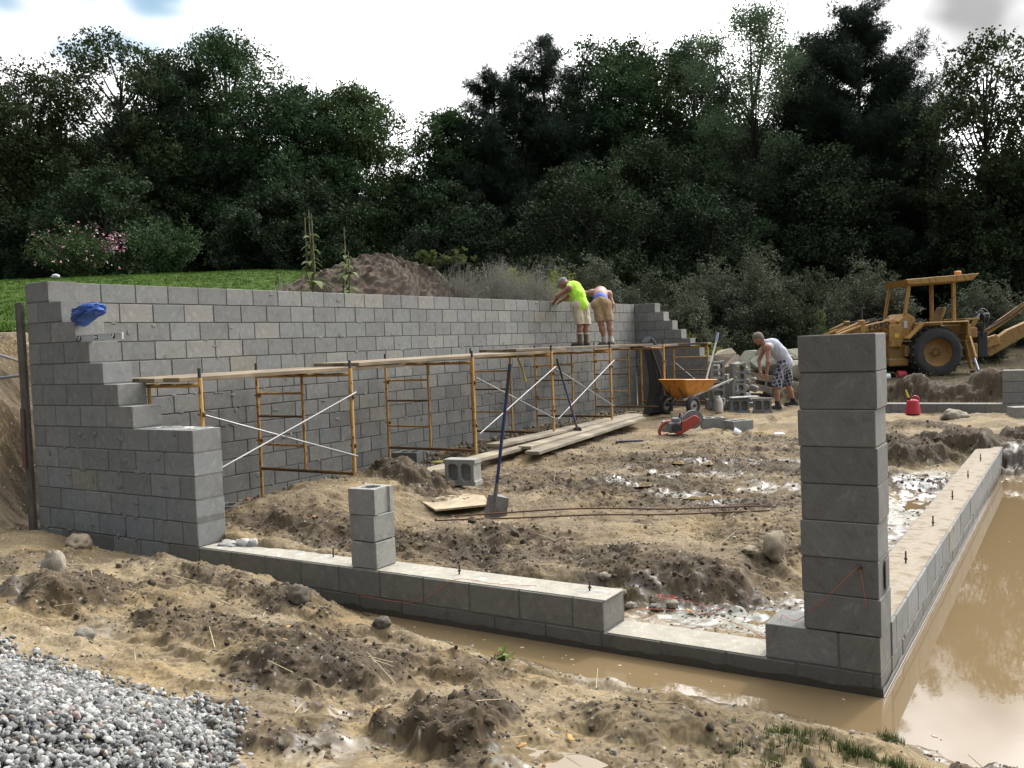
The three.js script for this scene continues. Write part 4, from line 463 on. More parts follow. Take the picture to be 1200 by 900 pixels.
// ---------- backhoe loader; local x towards the digging arm, z towards the site ----------
{ const t = thing('backhoe_loader', 'old yellow backhoe loader with open canopy parked before the trees', 'backhoe', [-3.0, 0.66, -23.2], 0.566);
  const yl = std({ color: lin(0.42, 0.235, 0.055), map: grimeMap, roughness: 0.6 }), yl2 = std({ color: lin(0.36, 0.21, 0.06), map: grimeMap, roughness: 0.7 }), dk = std({ color: lin(0.022, 0.022, 0.022), roughness: 0.7 }), rub = std({ color: lin(0.058, 0.056, 0.052), map: speckMap, roughness: 0.95 }), chr = std({ color: lin(0.55, 0.55, 0.6), metalness: 0.9, roughness: 0.2 });
  function wheel(x, y, z, R, w, rim) { const side = Math.sign(z); const pr = []; const rr = rim; for (const [a, b] of [[rr, -w * 0.42], [rr + 0.02, -w * 0.5], [R * 0.82, -w * 0.52], [R * 0.95, -w * 0.44], [R * 0.965, -w * 0.2], [R * 0.965, w * 0.2], [R * 0.95, w * 0.44], [R * 0.82, w * 0.52], [rr + 0.02, w * 0.5], [rr, w * 0.42]]) pr.push(new THREE.Vector2(a, b)); const tg = new THREE.LatheGeometry(pr, 48).rotateX(Math.PI / 2), lugs = []; const n = 20; for (let i = 0; i < n; i++) for (const s of [-1, 1]) { const a = (i + (s > 0 ? 0.5 : 0)) / n * 6.2832; const l = at(cbox(0.055, w * 0.52, 0.055, 0.008), 0, 0, 0, 0, 0, 0); l.rotateZ(s * 0.62); l.translate(0, s * w * 0.25, R * 0.975); l.rotateY(a); l.rotateX(Math.PI / 2); lugs.push(l); }
    const wg = part('wheel', at(merge(tg, ...lugs), x, y, z), rub, t); const rp = [[0.02, 0.02], [rim * 0.3, 0.02], [rim * 0.34, -0.02], [rim * 0.78, -0.03], [rim * 0.86, 0.05], [rim * 0.98, 0.09], [rim * 1.0, w * 0.40], [rim * 1.06, w * 0.44]].map((a) => new THREE.Vector2(...a)); const rg = new THREE.LatheGeometry(rp, 40).rotateX(Math.PI / 2); if (side < 0) rg.rotateY(Math.PI); part('rim', at(rg, x, y, z), std({ color: lin(0.36, 0.2, 0.055), map: grimeMap, roughness: 0.65, side: THREE.DoubleSide }), wg); const bs = []; for (let i = 0; i < 8; i++) { const a = i / 8 * 6.283; bs.push(rod([x + Math.cos(a) * rim * 0.24, y + Math.sin(a) * rim * 0.24, z + side * 0.01], [x + Math.cos(a) * rim * 0.24, y + Math.sin(a) * rim * 0.24, z + side * 0.05], 0.022, 0.022, 6)); } part('wheel_nuts', merge(bs), dk, wg); }
  wheel(0, 0.7, 0.82, 0.71, 0.42, 0.39); wheel(0, 0.7, -0.82, 0.71, 0.42, 0.39); wheel(-2.15, 0.42, 0.8, 0.43, 0.25, 0.22); wheel(-2.15, 0.42, -0.8, 0.43, 0.25, 0.22);
  part('chassis', merge(at(cbox(2.9, 0.3, 0.6, 0.03), -1.1, 0.62, 0), at(cbox(0.5, 0.42, 1.2, 0.04), -0.95, 0.72, 0), at(cbox(0.3, 0.3, 1.5, 0.03), 0, 0.7, 0), at(cbox(0.2, 0.2, 1.4, 0.03), -2.15, 0.45, 0), at(cbox(0.55, 0.22, 0.5, 0.03), -0.95, 0.45, 0.45)), yl2, t);
  part('hood', merge(at(cbox(1.3, 0.5, 0.62, 0.06), -1.75, 1.05, 0), at(cbox(0.08, 0.45, 0.55, 0.02), -2.42, 1.02, 0)), yl, t); part('exhaust', merge(rod([-1.75, 1.3, 0.1], [-1.75, 2.05, 0.1], 0.04, 0.035, 10), rod([-1.75, 1.3, 0.1], [-1.75, 1.65, 0.1], 0.065, 0.065, 10)), dk, t);
  { const s = new THREE.Shape(); s.moveTo(-0.93, 0.85); s.lineTo(-0.93, 1.6); s.lineTo(-0.68, 1.79); s.lineTo(-0.5, 1.66); s.lineTo(-0.52, 1.5); s.lineTo(-0.86, 1.02); s.closePath(); part('dash', at(boxUV(new THREE.ExtrudeGeometry(s, { depth: 1.2, bevelEnabled: true, bevelSize: 0.015, bevelThickness: 0.015, bevelSegments: 1 })), 0, 0, -0.5), yl, t); part('side_plate', at(cbox(0.1, 0.2, 0.012, 0.003), -0.77, 1.5, 0.73), std({ color: lin(0.4, 0.42, 0.45), roughness: 0.4 }), t); part('warning_label', at(cbox(0.11, 0.12, 0.01, 0.003), -1.02, 1.2, 0.73), std({ color: lin(0.6, 0.4, 0.02), roughness: 0.5 }), t); part('side_panel', at(cbox(0.34, 0.62, 0.03, 0.02), -1.06, 1.2, 0.71), yl, t); }
  // canopy
  for (const z of [0.66, -0.66]) { part('canopy_post', bar([-0.88, 1.05, z], [-0.6, 2.68, z], 0.075, 0.085, 0.01), yl, t); part('canopy_post', bar([0.62, 1.45, z], [0.62, 2.7, z], 0.09, 0.09, 0.01), yl, t); }
  { const s = new THREE.Shape(); s.moveTo(-0.72, 2.74); s.lineTo(-0.66, 2.62); s.lineTo(1.1, 2.68); s.lineTo(1.28, 2.84); s.closePath(); part('canopy_roof', at(boxUV(new THREE.ExtrudeGeometry(s, { depth: 1.5, bevelEnabled: true, bevelSize: 0.02, bevelThickness: 0.02, bevelSegments: 2 })), 0, 0, -0.75), yl, t); } part('canopy_beacon', at(cbox(0.16, 0.12, 0.12, 0.02), 0.83, 2.89, 0.5), std({ color: lin(0.6, 0.2, 0.05), roughness: 0.4 }), t);
  for (const z of [0.82, -0.82]) part('fender', merge(at(cbox(1.25, 0.05, 0.46, 0.02), 0.22, 1.52, z), at(cbox(0.05, 0.4, 0.46, 0.02), 0.83, 1.34, z), bar([-0.38, 1.51, z], [-0.82, 1.1, z], 0.44, 0.05)), yl, t);
  part('platform', at(cbox(1.7, 0.06, 0.9, 0.015), 0.0, 1.0, 0), dk, t); part('seat', merge(at(cbox(0.46, 0.14, 0.5, 0.05), 0.28, 1.48, 0), bar([0.42, 1.5, 0], [0.6, 1.95, 0], 0.46, 0.1, 0.03)), yl2, t); part('steering_wheel', at(new THREE.TorusGeometry(0.2, 0.016, 8, 24), -0.42, 1.78, 0, 1.1, Math.PI / 2, 0), dk, t);
  // loader
  for (const z of [0.56, -0.56]) { const a = part('loader_arm', merge(bar([-1.02, 1.58, z], [-1.9, 1.42, z], 0.14, 0.2, 0.02), bar([-1.88, 1.42, z], [-2.75, 1.1, z], 0.13, 0.2, 0.02), bar([-2.72, 1.12, z], [-3.35, 0.42, z], 0.12, 0.18, 0.02)), yl, t); part('arm_bracket', at(cbox(0.16, 0.52, 0.18, 0.02), -1.94, 1.42, z), yl, a); part('hydraulic_cylinder', merge(rod([-1.92, 1.62, z], [-2.65, 1.32, z], 0.05, 0.05, 10), rod([-2.6, 1.34, z], [-3.2, 1.0, z], 0.028, 0.028, 8), rod([-2.0, 1.5, z + 0.1], [-2.9, 1.18, z + 0.1], 0.05, 0.05, 10)), yl, a); part('lift_cylinder', merge(rod([-1.05, 1.18, z], [-1.8, 1.3, z], 0.055, 0.055, 10), rod([-1.75, 1.3, z], [-2.0, 1.34, z], 0.03, 0.03, 8)), yl2, a); part('loader_tower', merge(at(cbox(0.22, 0.75, 0.2, 0.02), -1.08, 1.25, z)), yl, a); }
  { const s = new THREE.Shape(); s.moveTo(-3.35, 0.75); s.lineTo(-3.42, 0.2); s.lineTo(-4.0, 0.06); s.lineTo(-4.0, 0.11); s.lineTo(-3.5, 0.26); s.lineTo(-3.45, 0.75); s.closePath(); part('bucket', at(boxUV(new THREE.ExtrudeGeometry(s, { depth: 1.9, bevelEnabled: false })), 0, 0, -0.95), yl2, t); }
  const font = await new FontLoader().loadAsync('fonts/droid/droid_sans_bold.typeface.json'); const tg = new TextGeometry('FORD', { font, size: 0.135, depth: 0.012, curveSegments: 3 }); tg.computeBoundingBox(); tg.scale(1.25, 1, 1); part('lettering', at(boxUV(tg), -1.76, 1.38, 0.636, 0, 0, 0.18), dk, t);
  // hoe end
  part('rear_frame', merge(at(cbox(0.16, 1.0, 1.5, 0.02), 0.98, 0.95, 0), at(cbox(0.5, 0.3, 0.5, 0.03), 1.25, 1.2, 0), at(cbox(0.45, 0.5, 0.4, 0.03), 1.3, 0.65, 0), at(cbox(0.4, 0.06, 1.3, 0.01), 1.15, 1.58, 0)), yl2, t); for (const [x, z] of [[1.05, 0.2], [1.15, 0.1], [1.22, 0], [1.3, -0.1], [1.12, -0.2]]) part('control_lever', rod([x, 1.2, z], [x + 0.08, 1.62, z], 0.013, 0.013, 6), dk, t);
  for (const z of [0.72, -0.72]) { const s = part('stabilizer', bar([0.98, 1.1, z], [1.08, 0.5, z + Math.sign(z) * 0.12], 0.13, 0.13, 0.015), yl, t); part('ram', rod([1.07, 0.55, z + Math.sign(z) * 0.1], [1.14, 0.16, z + Math.sign(z) * 0.2], 0.035, 0.035, 10), chr, s); part('pad', at(cbox(0.34, 0.07, 0.3, 0.01), 1.15, 0.12, z + Math.sign(z) * 0.2), dk, s); part('stay', bar([0.9, 1.0, z], [0.98, 0.2, z + Math.sign(z) * 0.15], 0.08, 0.08, 0.01), yl2, s); }
  part('swing_post', merge(at(cbox(0.3, 0.75, 0.34, 0.03), 1.68, 0.85, 0), rod([1.68, 0.4, 0], [1.68, 1.35, 0], 0.09, 0.09, 12)), dk, t);
  const bm = part('boom', merge(bar([1.72, 1.12, 0.06], [3.3, 2.15, 0.06], 0.16, 0.16, 0.02), bar([1.75, 0.85, 0], [2.2, 0.98, 0], 0.2, 0.3, 0.03)), yl, t); { const s = new THREE.Shape(); s.moveTo(1.78, 0.72); s.lineTo(1.95, 0.5); s.lineTo(3.5, 1.32); s.lineTo(3.5, 1.62); s.lineTo(2.5, 1.22); s.closePath(); part('dipper_arm', at(boxUV(new THREE.ExtrudeGeometry(s, { depth: 0.22, bevelEnabled: true, bevelSize: 0.012, bevelThickness: 0.012, bevelSegments: 1 })), 0, 0, -0.2), yl2, bm); }
  part('boom_cylinder', merge(rod([1.28, 1.22, 0.15], [1.55, 1.62, 0.15], 0.06, 0.06, 10)), yl, t); part('cylinder_rod', rod([1.53, 1.6, 0.15], [1.62, 1.74, 0.15], 0.035, 0.035, 10), chr, t); for (const z of [0.44, -0.46]) part('hose', merge(tube([[-1.1, 1.72, z], [-1.5, 1.66, z + 0.03], [-1.95, 1.6, z], [-2.4, 1.36, z + 0.02]], 0.018, 20, 5), tube([[-1.1, 1.66, z], [-1.45, 1.58, z + 0.04], [-1.9, 1.5, z + 0.03]], 0.018, 20, 5)), dk, t);
  part('grille', merge(...[0, 1, 2, 3, 4].map((i) => at(cbox(0.5, 0.025, 0.02, 0.004), -1.75, 0.92 + i * 0.07, 0.322))), dk, t); part('tool_box', at(cbox(0.5, 0.3, 0.3, 0.02), -0.55, 0.75, 0.62), yl2, t); part('grab_rail', tube([[-0.6, 1.1, 0.78], [-0.58, 1.5, 0.8], [-0.46, 1.6, 0.8]], 0.016, 14, 6), dk, t); part('boom_hose', merge(tube([[1.75, 1.3, 0.16], [2.2, 1.55, 0.17], [2.8, 1.95, 0.17], [3.3, 2.28, 0.16]], 0.02, 24, 5), tube([[1.8, 1.24, 0.18], [2.3, 1.5, 0.19], [3.3, 2.16, 0.18]], 0.02, 24, 5)), dk, t);
  part('hose', merge(tube([[1.6, 1.78, 0.1], [1.75, 1.86, 0.05], [1.95, 1.7, 0], [1.85, 1.4, 0], [1.75, 1.2, 0.05]], 0.03, 24, 6), tube([[1.58, 1.74, 0], [1.8, 1.78, -0.05], [1.9, 1.55, -0.08], [1.8, 1.3, -0.1]], 0.03, 24, 6), tube([[1.62, 1.75, 0.2], [1.7, 1.65, 0.2], [1.72, 1.4, 0.15], [1.66, 1.1, 0.2]], 0.03, 24, 6), at(cbox(0.3, 0.22, 0.3, 0.05), 1.78, 1.65, 0)), dk, t);
}

// ---------- people ----------
function fieldMesh(prims, res, pad = 0.03) { // prims: [a, b, ra, rb]; smooth union of tapered capsules
  const lo = new THREE.Vector3(1e9, 1e9, 1e9), hi = lo.clone().negate(); for (const [a, b, ra, rb] of prims) { for (const [p, r] of [[a, ra], [b, rb]]) for (let i = 0; i < 3; i++) { const k = 'xyz'[i]; lo[k] = Math.min(lo[k], p[i] - r - pad); hi[k] = Math.max(hi[k], p[i] + r + pad); } }
  const c = lo.clone().add(hi).multiplyScalar(0.5), half = Math.max(hi.x - lo.x, hi.y - lo.y, hi.z - lo.z) / 2 * (res / (res - 4)); const mc = new MarchingCubes(res, new THREE.MeshStandardMaterial(), false, false, 120000); mc.isolation = 0; const f = mc.field, cell = 2 * half / res, K = 0.035;
  f.fill(-1);
  const P = prims.map(([a, b, ra, rb, k]) => { const d = [b[0] - a[0], b[1] - a[1], b[2] - a[2]]; return { a, d, l: d[0] * d[0] + d[1] * d[1] + d[2] * d[2] || 1e-9, ra, rb, k: k ?? K }; });
  const h = res / 2;
  for (let z = 0; z < res; z++) for (let y = 0; y < res; y++) for (let x = 0; x < res; x++) { const px = c.x + (x - h) / h * half, py2 = c.y + (y - h) / h * half, pz = c.z + (z - h) / h * half; let D = 9; for (const q of P) { const ex = px - q.a[0], ey = py2 - q.a[1], ez = pz - q.a[2]; let t = (ex * q.d[0] + ey * q.d[1] + ez * q.d[2]) / q.l; t = t < 0 ? 0 : t > 1 ? 1 : t; const ux = ex - t * q.d[0], uy = ey - t * q.d[1], uz = ez - t * q.d[2]; const d = Math.sqrt(ux * ux + uy * uy + uz * uz) - (q.ra + (q.rb - q.ra) * t); const k = q.k, e = Math.max(k - Math.abs(D - d), 0) / k; D = Math.min(D, d) - e * e * k * 0.25; } f[x + y * res + z * res * res] = -D; }
  mc.update(); const n = mc.count, p = mc.positionArray.slice(0, n * 3), nn = mc.normalArray.slice(0, n * 3); for (let i = 0; i < n; i++) { p[i * 3] = c.x + p[i * 3] * half; p[i * 3 + 1] = c.y + p[i * 3 + 1] * half; p[i * 3 + 2] = c.z + p[i * 3 + 2] * half; }
  let g = new THREE.BufferGeometry(); g.setAttribute('position', new THREE.BufferAttribute(p, 3)); g = mergeVertices(g, 1e-4); g.computeVertexNormals(); return boxUV(g);
}
const L3 = (a, b, t) => [mix(a[0], b[0], t), mix(a[1], b[1], t), mix(a[2], b[2], t)], A3 = (a, b, s = 1) => [a[0] + b[0] * s, a[1] + b[1] * s, a[2] + b[2] * s];
const norm = (a) => { const l = Math.hypot(...a) || 1; return a.map((v) => v / l); }, cross = (a, b) => [a[1] * b[2] - a[2] * b[1], a[2] * b[0] - a[0] * b[2], a[0] * b[1] - a[1] * b[0]], sub = (a, b) => [a[0] - b[0], a[1] - b[1], a[2] - b[2]];
function handPrims(w, dir, up, curl, s = 1) { // wrist, pointing direction, back-of-hand direction
  const d = norm(dir), u0 = norm(up), sd = norm(cross(d, u0)), u = norm(cross(sd, d)), P = []; const pt = (f, si, b) => A3(A3(A3(w, d, f), sd, si * s), u, b);
  P.push([w, pt(0.045, 0, 0), 0.028, 0.030, 0.02], [pt(0.02, -0.018, 0), pt(0.085, -0.028, 0), 0.015, 0.012, 0.015], [pt(0.02, 0.015, 0), pt(0.085, 0.026, 0), 0.015, 0.012, 0.015], [pt(0.03, 0, 0), pt(0.09, 0, 0), 0.016, 0.013, 0.015]);
  [[-0.033, 0.060], [-0.011, 0.074], [0.011, 0.080], [0.033, 0.070]].forEach(([o, l], i) => { const a = pt(0.088, o, 0), c = curl * (0.9 + 0.1 * i), b = pt(0.088 + l * 0.45 * Math.cos(c * 0.5), o * 1.08, -l * 0.45 * Math.sin(c * 0.5)), e = pt(0.088 + l * (0.45 * Math.cos(c * 0.5) + 0.55 * Math.cos(c * 1.4)), o * 1.1, -l * (0.45 * Math.sin(c * 0.5) + 0.55 * Math.sin(c * 1.4))); P.push([a, b, 0.0098, 0.009, 0.004], [b, e, 0.009, 0.0075, 0.004]); });
  const th = pt(0.03, 0.03, -0.005), t2 = pt(0.065, 0.058, -0.018), t3 = pt(0.095, 0.060, -0.03); P.push([th, t2, 0.013, 0.011, 0.01], [t2, t3, 0.011, 0.0085, 0.004]); return P;
}
function headPrims(c, fwd, up) { const f = norm(fwd), s = norm(cross(f, up)), u = norm(cross(s, f)), pt = (a, b, d) => A3(A3(A3(c, f, a), s, b), u, d); return { prims: [[pt(-0.02, 0, 0.03), pt(0.01, 0, 0.045), 0.088, 0.08], [pt(0.03, 0, -0.03), pt(0.045, 0, -0.075), 0.062, 0.04], [pt(-0.03, 0.0, -0.02), pt(-0.02, 0, 0), 0.075, 0.075], [pt(0.092, 0, 0.005), pt(0.107, 0, -0.022), 0.009, 0.014, 0.012], [pt(0.078, -0.03, 0.028), pt(0.078, 0.03, 0.028), 0.014, 0.014, 0.02], [pt(0.075, -0.022, -0.05), pt(0.075, 0.022, -0.05), 0.012, 0.012, 0.008], [pt(-0.005, 0.083, 0.018), pt(-0.002, 0.086, -0.022), 0.015, 0.010, 0.006], [pt(-0.005, -0.083, 0.018), pt(-0.002, -0.086, -0.022), 0.015, 0.010, 0.006]], pt, f, s, u }; }
const skinMat = std({ color: lin(0.25, 0.115, 0.072), roughness: 0.6 }), skinPale = std({ color: lin(0.29, 0.15, 0.102), roughness: 0.6 });
function cloth(geo, amp, seed) { const p = geo.attributes.position, n = geo.attributes.normal, v = new THREE.Vector3(); for (let i = 0; i < p.count; i++) { v.fromBufferAttribute(p, i); const k = amp * fbm3(v.x * 9 + seed, v.y * 5, v.z * 9, 3); p.setXYZ(i, v.x + n.getX(i) * k, v.y + n.getY(i) * k, v.z + n.getZ(i) * k); } geo.computeVertexNormals(); return geo; }
function person(label, pos, turn, J, o) {
  const t = thing('person', label, 'person', pos, turn); const sp = (a, b, ra, rb, k) => [a, b, ra, rb, k];
  const body = [sp(J.hipL, J.kneeL, 0.085, 0.058), sp(J.kneeL, L3(J.kneeL, J.ankL, 0.35), 0.055, 0.058), sp(L3(J.kneeL, J.ankL, 0.35), J.ankL, 0.058, 0.036), sp(J.hipR, J.kneeR, 0.085, 0.058), sp(J.kneeR, L3(J.kneeR, J.ankR, 0.35), 0.055, 0.058), sp(L3(J.kneeR, J.ankR, 0.35), J.ankR, 0.058, 0.036), sp(J.hipL, J.hipR, 0.10, 0.10), sp(J.pel, J.spine, 0.135, 0.13), sp(J.spine, J.chest, 0.135, 0.15), sp(J.shL, J.shR, 0.08, 0.08), sp(J.chest, J.neck, 0.13, 0.06), sp(J.neck, J.head, 0.056, 0.054), sp(J.shL, J.elL, 0.056, 0.043), sp(J.elL, J.waL, 0.043, 0.029), sp(J.shR, J.elR, 0.056, 0.043), sp(J.elR, J.waR, 0.043, 0.029)];
  const hd = headPrims(J.head, o.face, o.headUp ?? [0, 1, 0]);
  const parts = [fieldMesh(body, 120), fieldMesh(hd.prims, 64), fieldMesh(handPrims(J.waL, o.handL, o.hbL ?? [0, 0, 1], 0.7, o.thumbL ?? 1), 64, 0.01), fieldMesh(handPrims(J.waR, o.handR, o.hbR ?? [0, 0, 1], 0.7, o.thumbR ?? -1), 64, 0.01)];
  part('body', merge(parts.map((g) => g.toNonIndexed())), o.skin ?? skinMat, t);
  const eye = []; for (const s of [-1, 1]) eye.push(at(new THREE.SphereGeometry(0.011, 8, 6), ...hd.pt(0.082, s * 0.031, 0.008))); part('eyes', merge(eye), std({ color: lin(0.1, 0.08, 0.07), roughness: 0.3 }), t);
  if (o.shirt) { const e = 0.014, mk = []; mk.push(sp(L3(J.pel, J.spine, -0.1), J.spine, 0.15, 0.148), sp(J.spine, J.chest, 0.15, 0.165), sp(J.chest, L3(J.chest, J.neck, 0.55), 0.145, 0.1), sp(L3(J.shL, J.chest, 0.2), L3(J.shR, J.chest, 0.2), 0.085, 0.085)); part('shirt', cloth(fieldMesh(mk, 90), 0.010, 3), o.shirt, t); }
  if (o.band) part('waistband', fieldMesh([sp(L3(J.pel, J.spine, 0.25), L3(J.pel, J.spine, 0.45), 0.147, 0.147)], 48), o.band, t);
  const hem = o.hem ?? 1.0, fl = o.flare ?? 1; let sg = fieldMesh([sp(J.hipL, L3(J.hipL, J.kneeL, hem + 0.25), 0.100, 0.088 * fl), sp(J.hipR, L3(J.hipR, J.kneeR, hem + 0.25), 0.100, 0.088 * fl), sp(J.hipL, J.hipR, 0.112, 0.112), sp(J.pel, L3(J.pel, J.spine, 0.18), 0.138, 0.139)], 100);
  { const g = sg.toNonIndexed(), p = g.attributes.position, keep = [], d = (h, k) => { const e = sub(k, h), l = e[0] * e[0] + e[1] * e[1] + e[2] * e[2]; return (v) => ((v[0] - h[0]) * e[0] + (v[1] - h[1]) * e[1] + (v[2] - h[2]) * e[2]) / l; }, fL = d(J.hipL, J.kneeL), fR = d(J.hipR, J.kneeR); for (let i = 0; i < p.count; i += 3) { let c = [0, 0, 0]; for (let k = 0; k < 3; k++) c = A3(c, [p.getX(i + k), p.getY(i + k), p.getZ(i + k)], 1 / 3); const dl = Math.hypot(...sub(c, L3(J.hipL, J.kneeL, clamp(fL(c), 0, 1.3)))), dr = Math.hypot(...sub(c, L3(J.hipR, J.kneeR, clamp(fR(c), 0, 1.3)))); if ((dl < dr ? fL(c) : fR(c)) > hem) continue; for (let k = 0; k < 3; k++) keep.push(p.getX(i + k), p.getY(i + k), p.getZ(i + k)); } sg = new THREE.BufferGeometry(); sg.setAttribute('position', new THREE.Float32BufferAttribute(keep, 3)); sg = mergeVertices(sg, 1e-4); sg.computeVertexNormals(); boxUV(sg); o.shorts.side = THREE.DoubleSide; }
  cloth(sg, 0.014, 8); if (o.plaid) { const p = sg.attributes.position, c = new Float32Array(p.count * 3); const ln = (v, w) => { const f = Math.abs(((v / w) % 1 + 1) % 1 - 0.5); return f < 0.08 ? 1 : 0; }; for (let i = 0; i < p.count; i++) { const a = ln(p.getX(i) * 0.9 + p.getY(i) * 0.25, 0.075), b = ln(p.getY(i) - p.getX(i) * 0.25, 0.075), c2 = ln(p.getZ(i), 0.075); const k = Math.max(a, b, c2 * 0.8); const d = ((Math.floor(p.getX(i) / 0.075) + Math.floor(p.getY(i) / 0.075)) & 1) ? 0.03 : 0.014; c.set([mix(d, 0.28, k), mix(d, 0.28, k), mix(d * 1.5, 0.33, k)], i * 3); } sg.setAttribute('color', new THREE.BufferAttribute(c, 3)); }
  part('shorts', sg, o.shorts, t);
  for (const s of ['L', 'R']) { const an = J['ank' + s], kn = J['knee' + s], f = norm(o.footDir?.[s] ?? o.foot), toe = A3([an[0], an[1] - 0.045, an[2]], f, 0.16), heel = A3([an[0], an[1] - 0.04, an[2]], f, -0.05); const b = part('boot', fieldMesh([sp(heel, toe, 0.045, 0.042), sp(A3(an, f, -0.01), L3(an, kn, o.bootH ?? 0.35), 0.05, 0.056)], 56), o.boot, t); part('sole', at(cbox(0.1, 0.022, 0.3, 0.008), 0, 0, 0), std({ color: lin(0.03, 0.028, 0.026) }), b, A3([an[0], an[1] - 0.078, an[2]], f, 0.06), [0, Math.atan2(f[0], f[2]), 0]); if (o.sock) part('sock', fieldMesh([sp(L3(an, kn, (o.bootH ?? 0.35) + 0.02), L3(an, kn, (o.bootH ?? 0.35) + 0.09), 0.054, 0.057)], 32), o.sock, b); }
  const hp = hd.pt; part(o.cap ? 'cap' : 'hair', fieldMesh([[hp(-0.028, 0, 0.045), hp(0.0, 0, 0.062), 0.092, 0.084], ...(o.cap ? [[hp(0.06, -0.02, 0.05), hp(0.15, -0.02, 0.04), 0.03, 0.012], [hp(0.06, 0.02, 0.05), hp(0.15, 0.02, 0.04), 0.03, 0.012]] : [[hp(-0.045, 0, -0.02), hp(-0.03, 0, 0.03), 0.075, 0.085]])], 56), o.hair, t);
  if (o.scale) t.scale.setScalar(o.scale);
  return t;
}
const PT = 1.955;
person('person in bright lime sleeveless shirt and khaki shorts leaning over the wall from the planks', [-7.08, PT, -10.1], 0.566, { ankL: [-0.05, 0.1, 0.02], ankR: [0.09, 0.1, -0.06], kneeL: [-0.04, 0.47, 0.06], kneeR: [0.10, 0.46, 0.0], hipL: [-0.08, 0.86, 0.05], hipR: [0.08, 0.86, -0.05], pel: [0.0, 0.90, 0], spine: [-0.04, 1.08, -0.04], chest: [-0.12, 1.22, -0.12], neck: [-0.22, 1.33, -0.21], head: [-0.33, 1.34, -0.27], shL: [-0.23, 1.22, 0.0], shR: [-0.05, 1.27, -0.25], elL: [-0.47, 1.08, -0.1], waL: [-0.53, 0.97, -0.28], elR: [-0.26, 1.06, -0.42], waR: [-0.42, 0.97, -0.5] }, { face: [-0.7, -0.65, -0.4], headUp: [-0.5, 0.8, -0.3], handL: [-0.5, -0.35, -0.4], handR: [-0.7, -0.3, -0.3], hbL: [0, 1, 0], hbR: [0, 1, 0], shirt: std({ color: lin(0.42, 0.78, 0.05), roughness: 0.8 }), shorts: std({ color: lin(0.42, 0.36, 0.25), roughness: 0.9 }), foot: [-0.7, 0, -0.5], boot: std({ color: lin(0.11, 0.085, 0.06), roughness: 0.9 }), sock: std({ color: lin(0.5, 0.47, 0.42) }), hair: std({ color: lin(0.17, 0.175, 0.17) }), cap: 1, hem: 1.02, flare: 1.18, bootH: 0.42, scale: 0.9 });
person('shirtless person in tan shorts with blue waistband bending over on the planks', [-7.0, PT, -10.95], 0.566, { ankL: [-0.03, 0.1, 0], ankR: [0.1, 0.1, 0.02], kneeL: [-0.09, 0.46, 0.03], kneeR: [0.08, 0.46, 0.05], hipL: [-0.16, 0.84, 0.0], hipR: [0.02, 0.84, 0.0], pel: [-0.07, 0.90, -0.02], spine: [-0.06, 1.01, -0.16], chest: [-0.04, 1.08, -0.36], neck: [-0.04, 1.06, -0.52], head: [-0.05, 0.99, -0.62], shL: [-0.21, 1.10, -0.38], shR: [0.13, 1.06, -0.38], elL: [-0.36, 1.10, -0.45], waL: [-0.43, 0.99, -0.6], elR: [0.2, 0.84, -0.33], waR: [0.14, 0.62, -0.3] }, { face: [0, -0.9, -0.4], headUp: [0, 0.4, -0.9], handL: [-0.5, -0.4, -0.5], handR: [-0.25, -0.9, -0.05], hbL: [0, 1, 0], hbR: [1, 0, 0], band: std({ color: lin(0.04, 0.09, 0.4), roughness: 0.7 }), shorts: std({ color: lin(0.27, 0.185, 0.105), roughness: 0.9 }), foot: [-0.4, 0, -0.8], boot: std({ color: lin(0.3, 0.28, 0.25), roughness: 0.8 }), hair: std({ color: lin(0.05, 0.035, 0.025) }), hem: 0.92, flare: 1.12, bootH: 0.1, skin: skinPale, scale: 0.96 });
{ const x = -4.47, z = -13.7; person('person in white tank top and plaid shorts bending over blocks with a trowel', [x, H(x, z) - 0.02, z], 0.566, { ankL: [0, 0.1, 0.05], ankR: [0.46, 0.14, -0.35], kneeL: [-0.02, 0.5, 0.1], kneeR: [0.27, 0.52, -0.1], hipL: [0.12, 0.93, 0.08], hipR: [0.25, 0.93, -0.09], pel: [0.2, 0.98, 0], spine: [0.1, 1.17, 0], chest: [-0.06, 1.33, 0], neck: [-0.25, 1.42, 0], head: [-0.35, 1.49, 0], shL: [-0.2, 1.31, 0.18], shR: [-0.16, 1.33, -0.18], elL: [-0.22, 1.01, 0.24], waL: [-0.24, 0.77, 0.18], elR: [-0.28, 1.05, -0.22], waR: [-0.3, 0.82, -0.1] }, { face: [-0.75, -0.5, -0.3], headUp: [-0.5, 0.85, 0], handL: [-0.05, -1, -0.1], handR: [0, -1, 0.2], hbL: [-0.4, 0, 1], hbR: [-1, 0, 0], shirt: std({ color: lin(0.37, 0.39, 0.44), roughness: 0.85 }), shorts: std({ vertexColors: true, roughness: 0.9 }), plaid: 1, foot: [-0.85, 0, 0.1], boot: std({ color: lin(0.03, 0.028, 0.027), roughness: 0.9 }), hair: std({ color: lin(0.15, 0.12, 0.1) }), hem: 1.05, flare: 1.25, bootH: 0.16, skin: skinPale });
  const t = thing('trowel', 'trowel held by the worker in the white tank top', 'trowel'); const hx = x - 0.24 * 0.844 + 0.17 * 0.536, hz = z + 0.24 * 0.536 + 0.17 * 0.844, hy = H(x, z) + 0.68; part('grip', rod([hx + 0.01, hy + 0.04, hz], [hx - 0.01, hy - 0.06, hz], 0.014, 0.012, 8), std({ color: lin(0.4, 0.33, 0.22) }), t); part('blade', bar([hx - 0.01, hy - 0.06, hz], [hx - 0.03, hy - 0.24, hz + 0.02], 0.09, 0.004, 0.001), galv, t); }

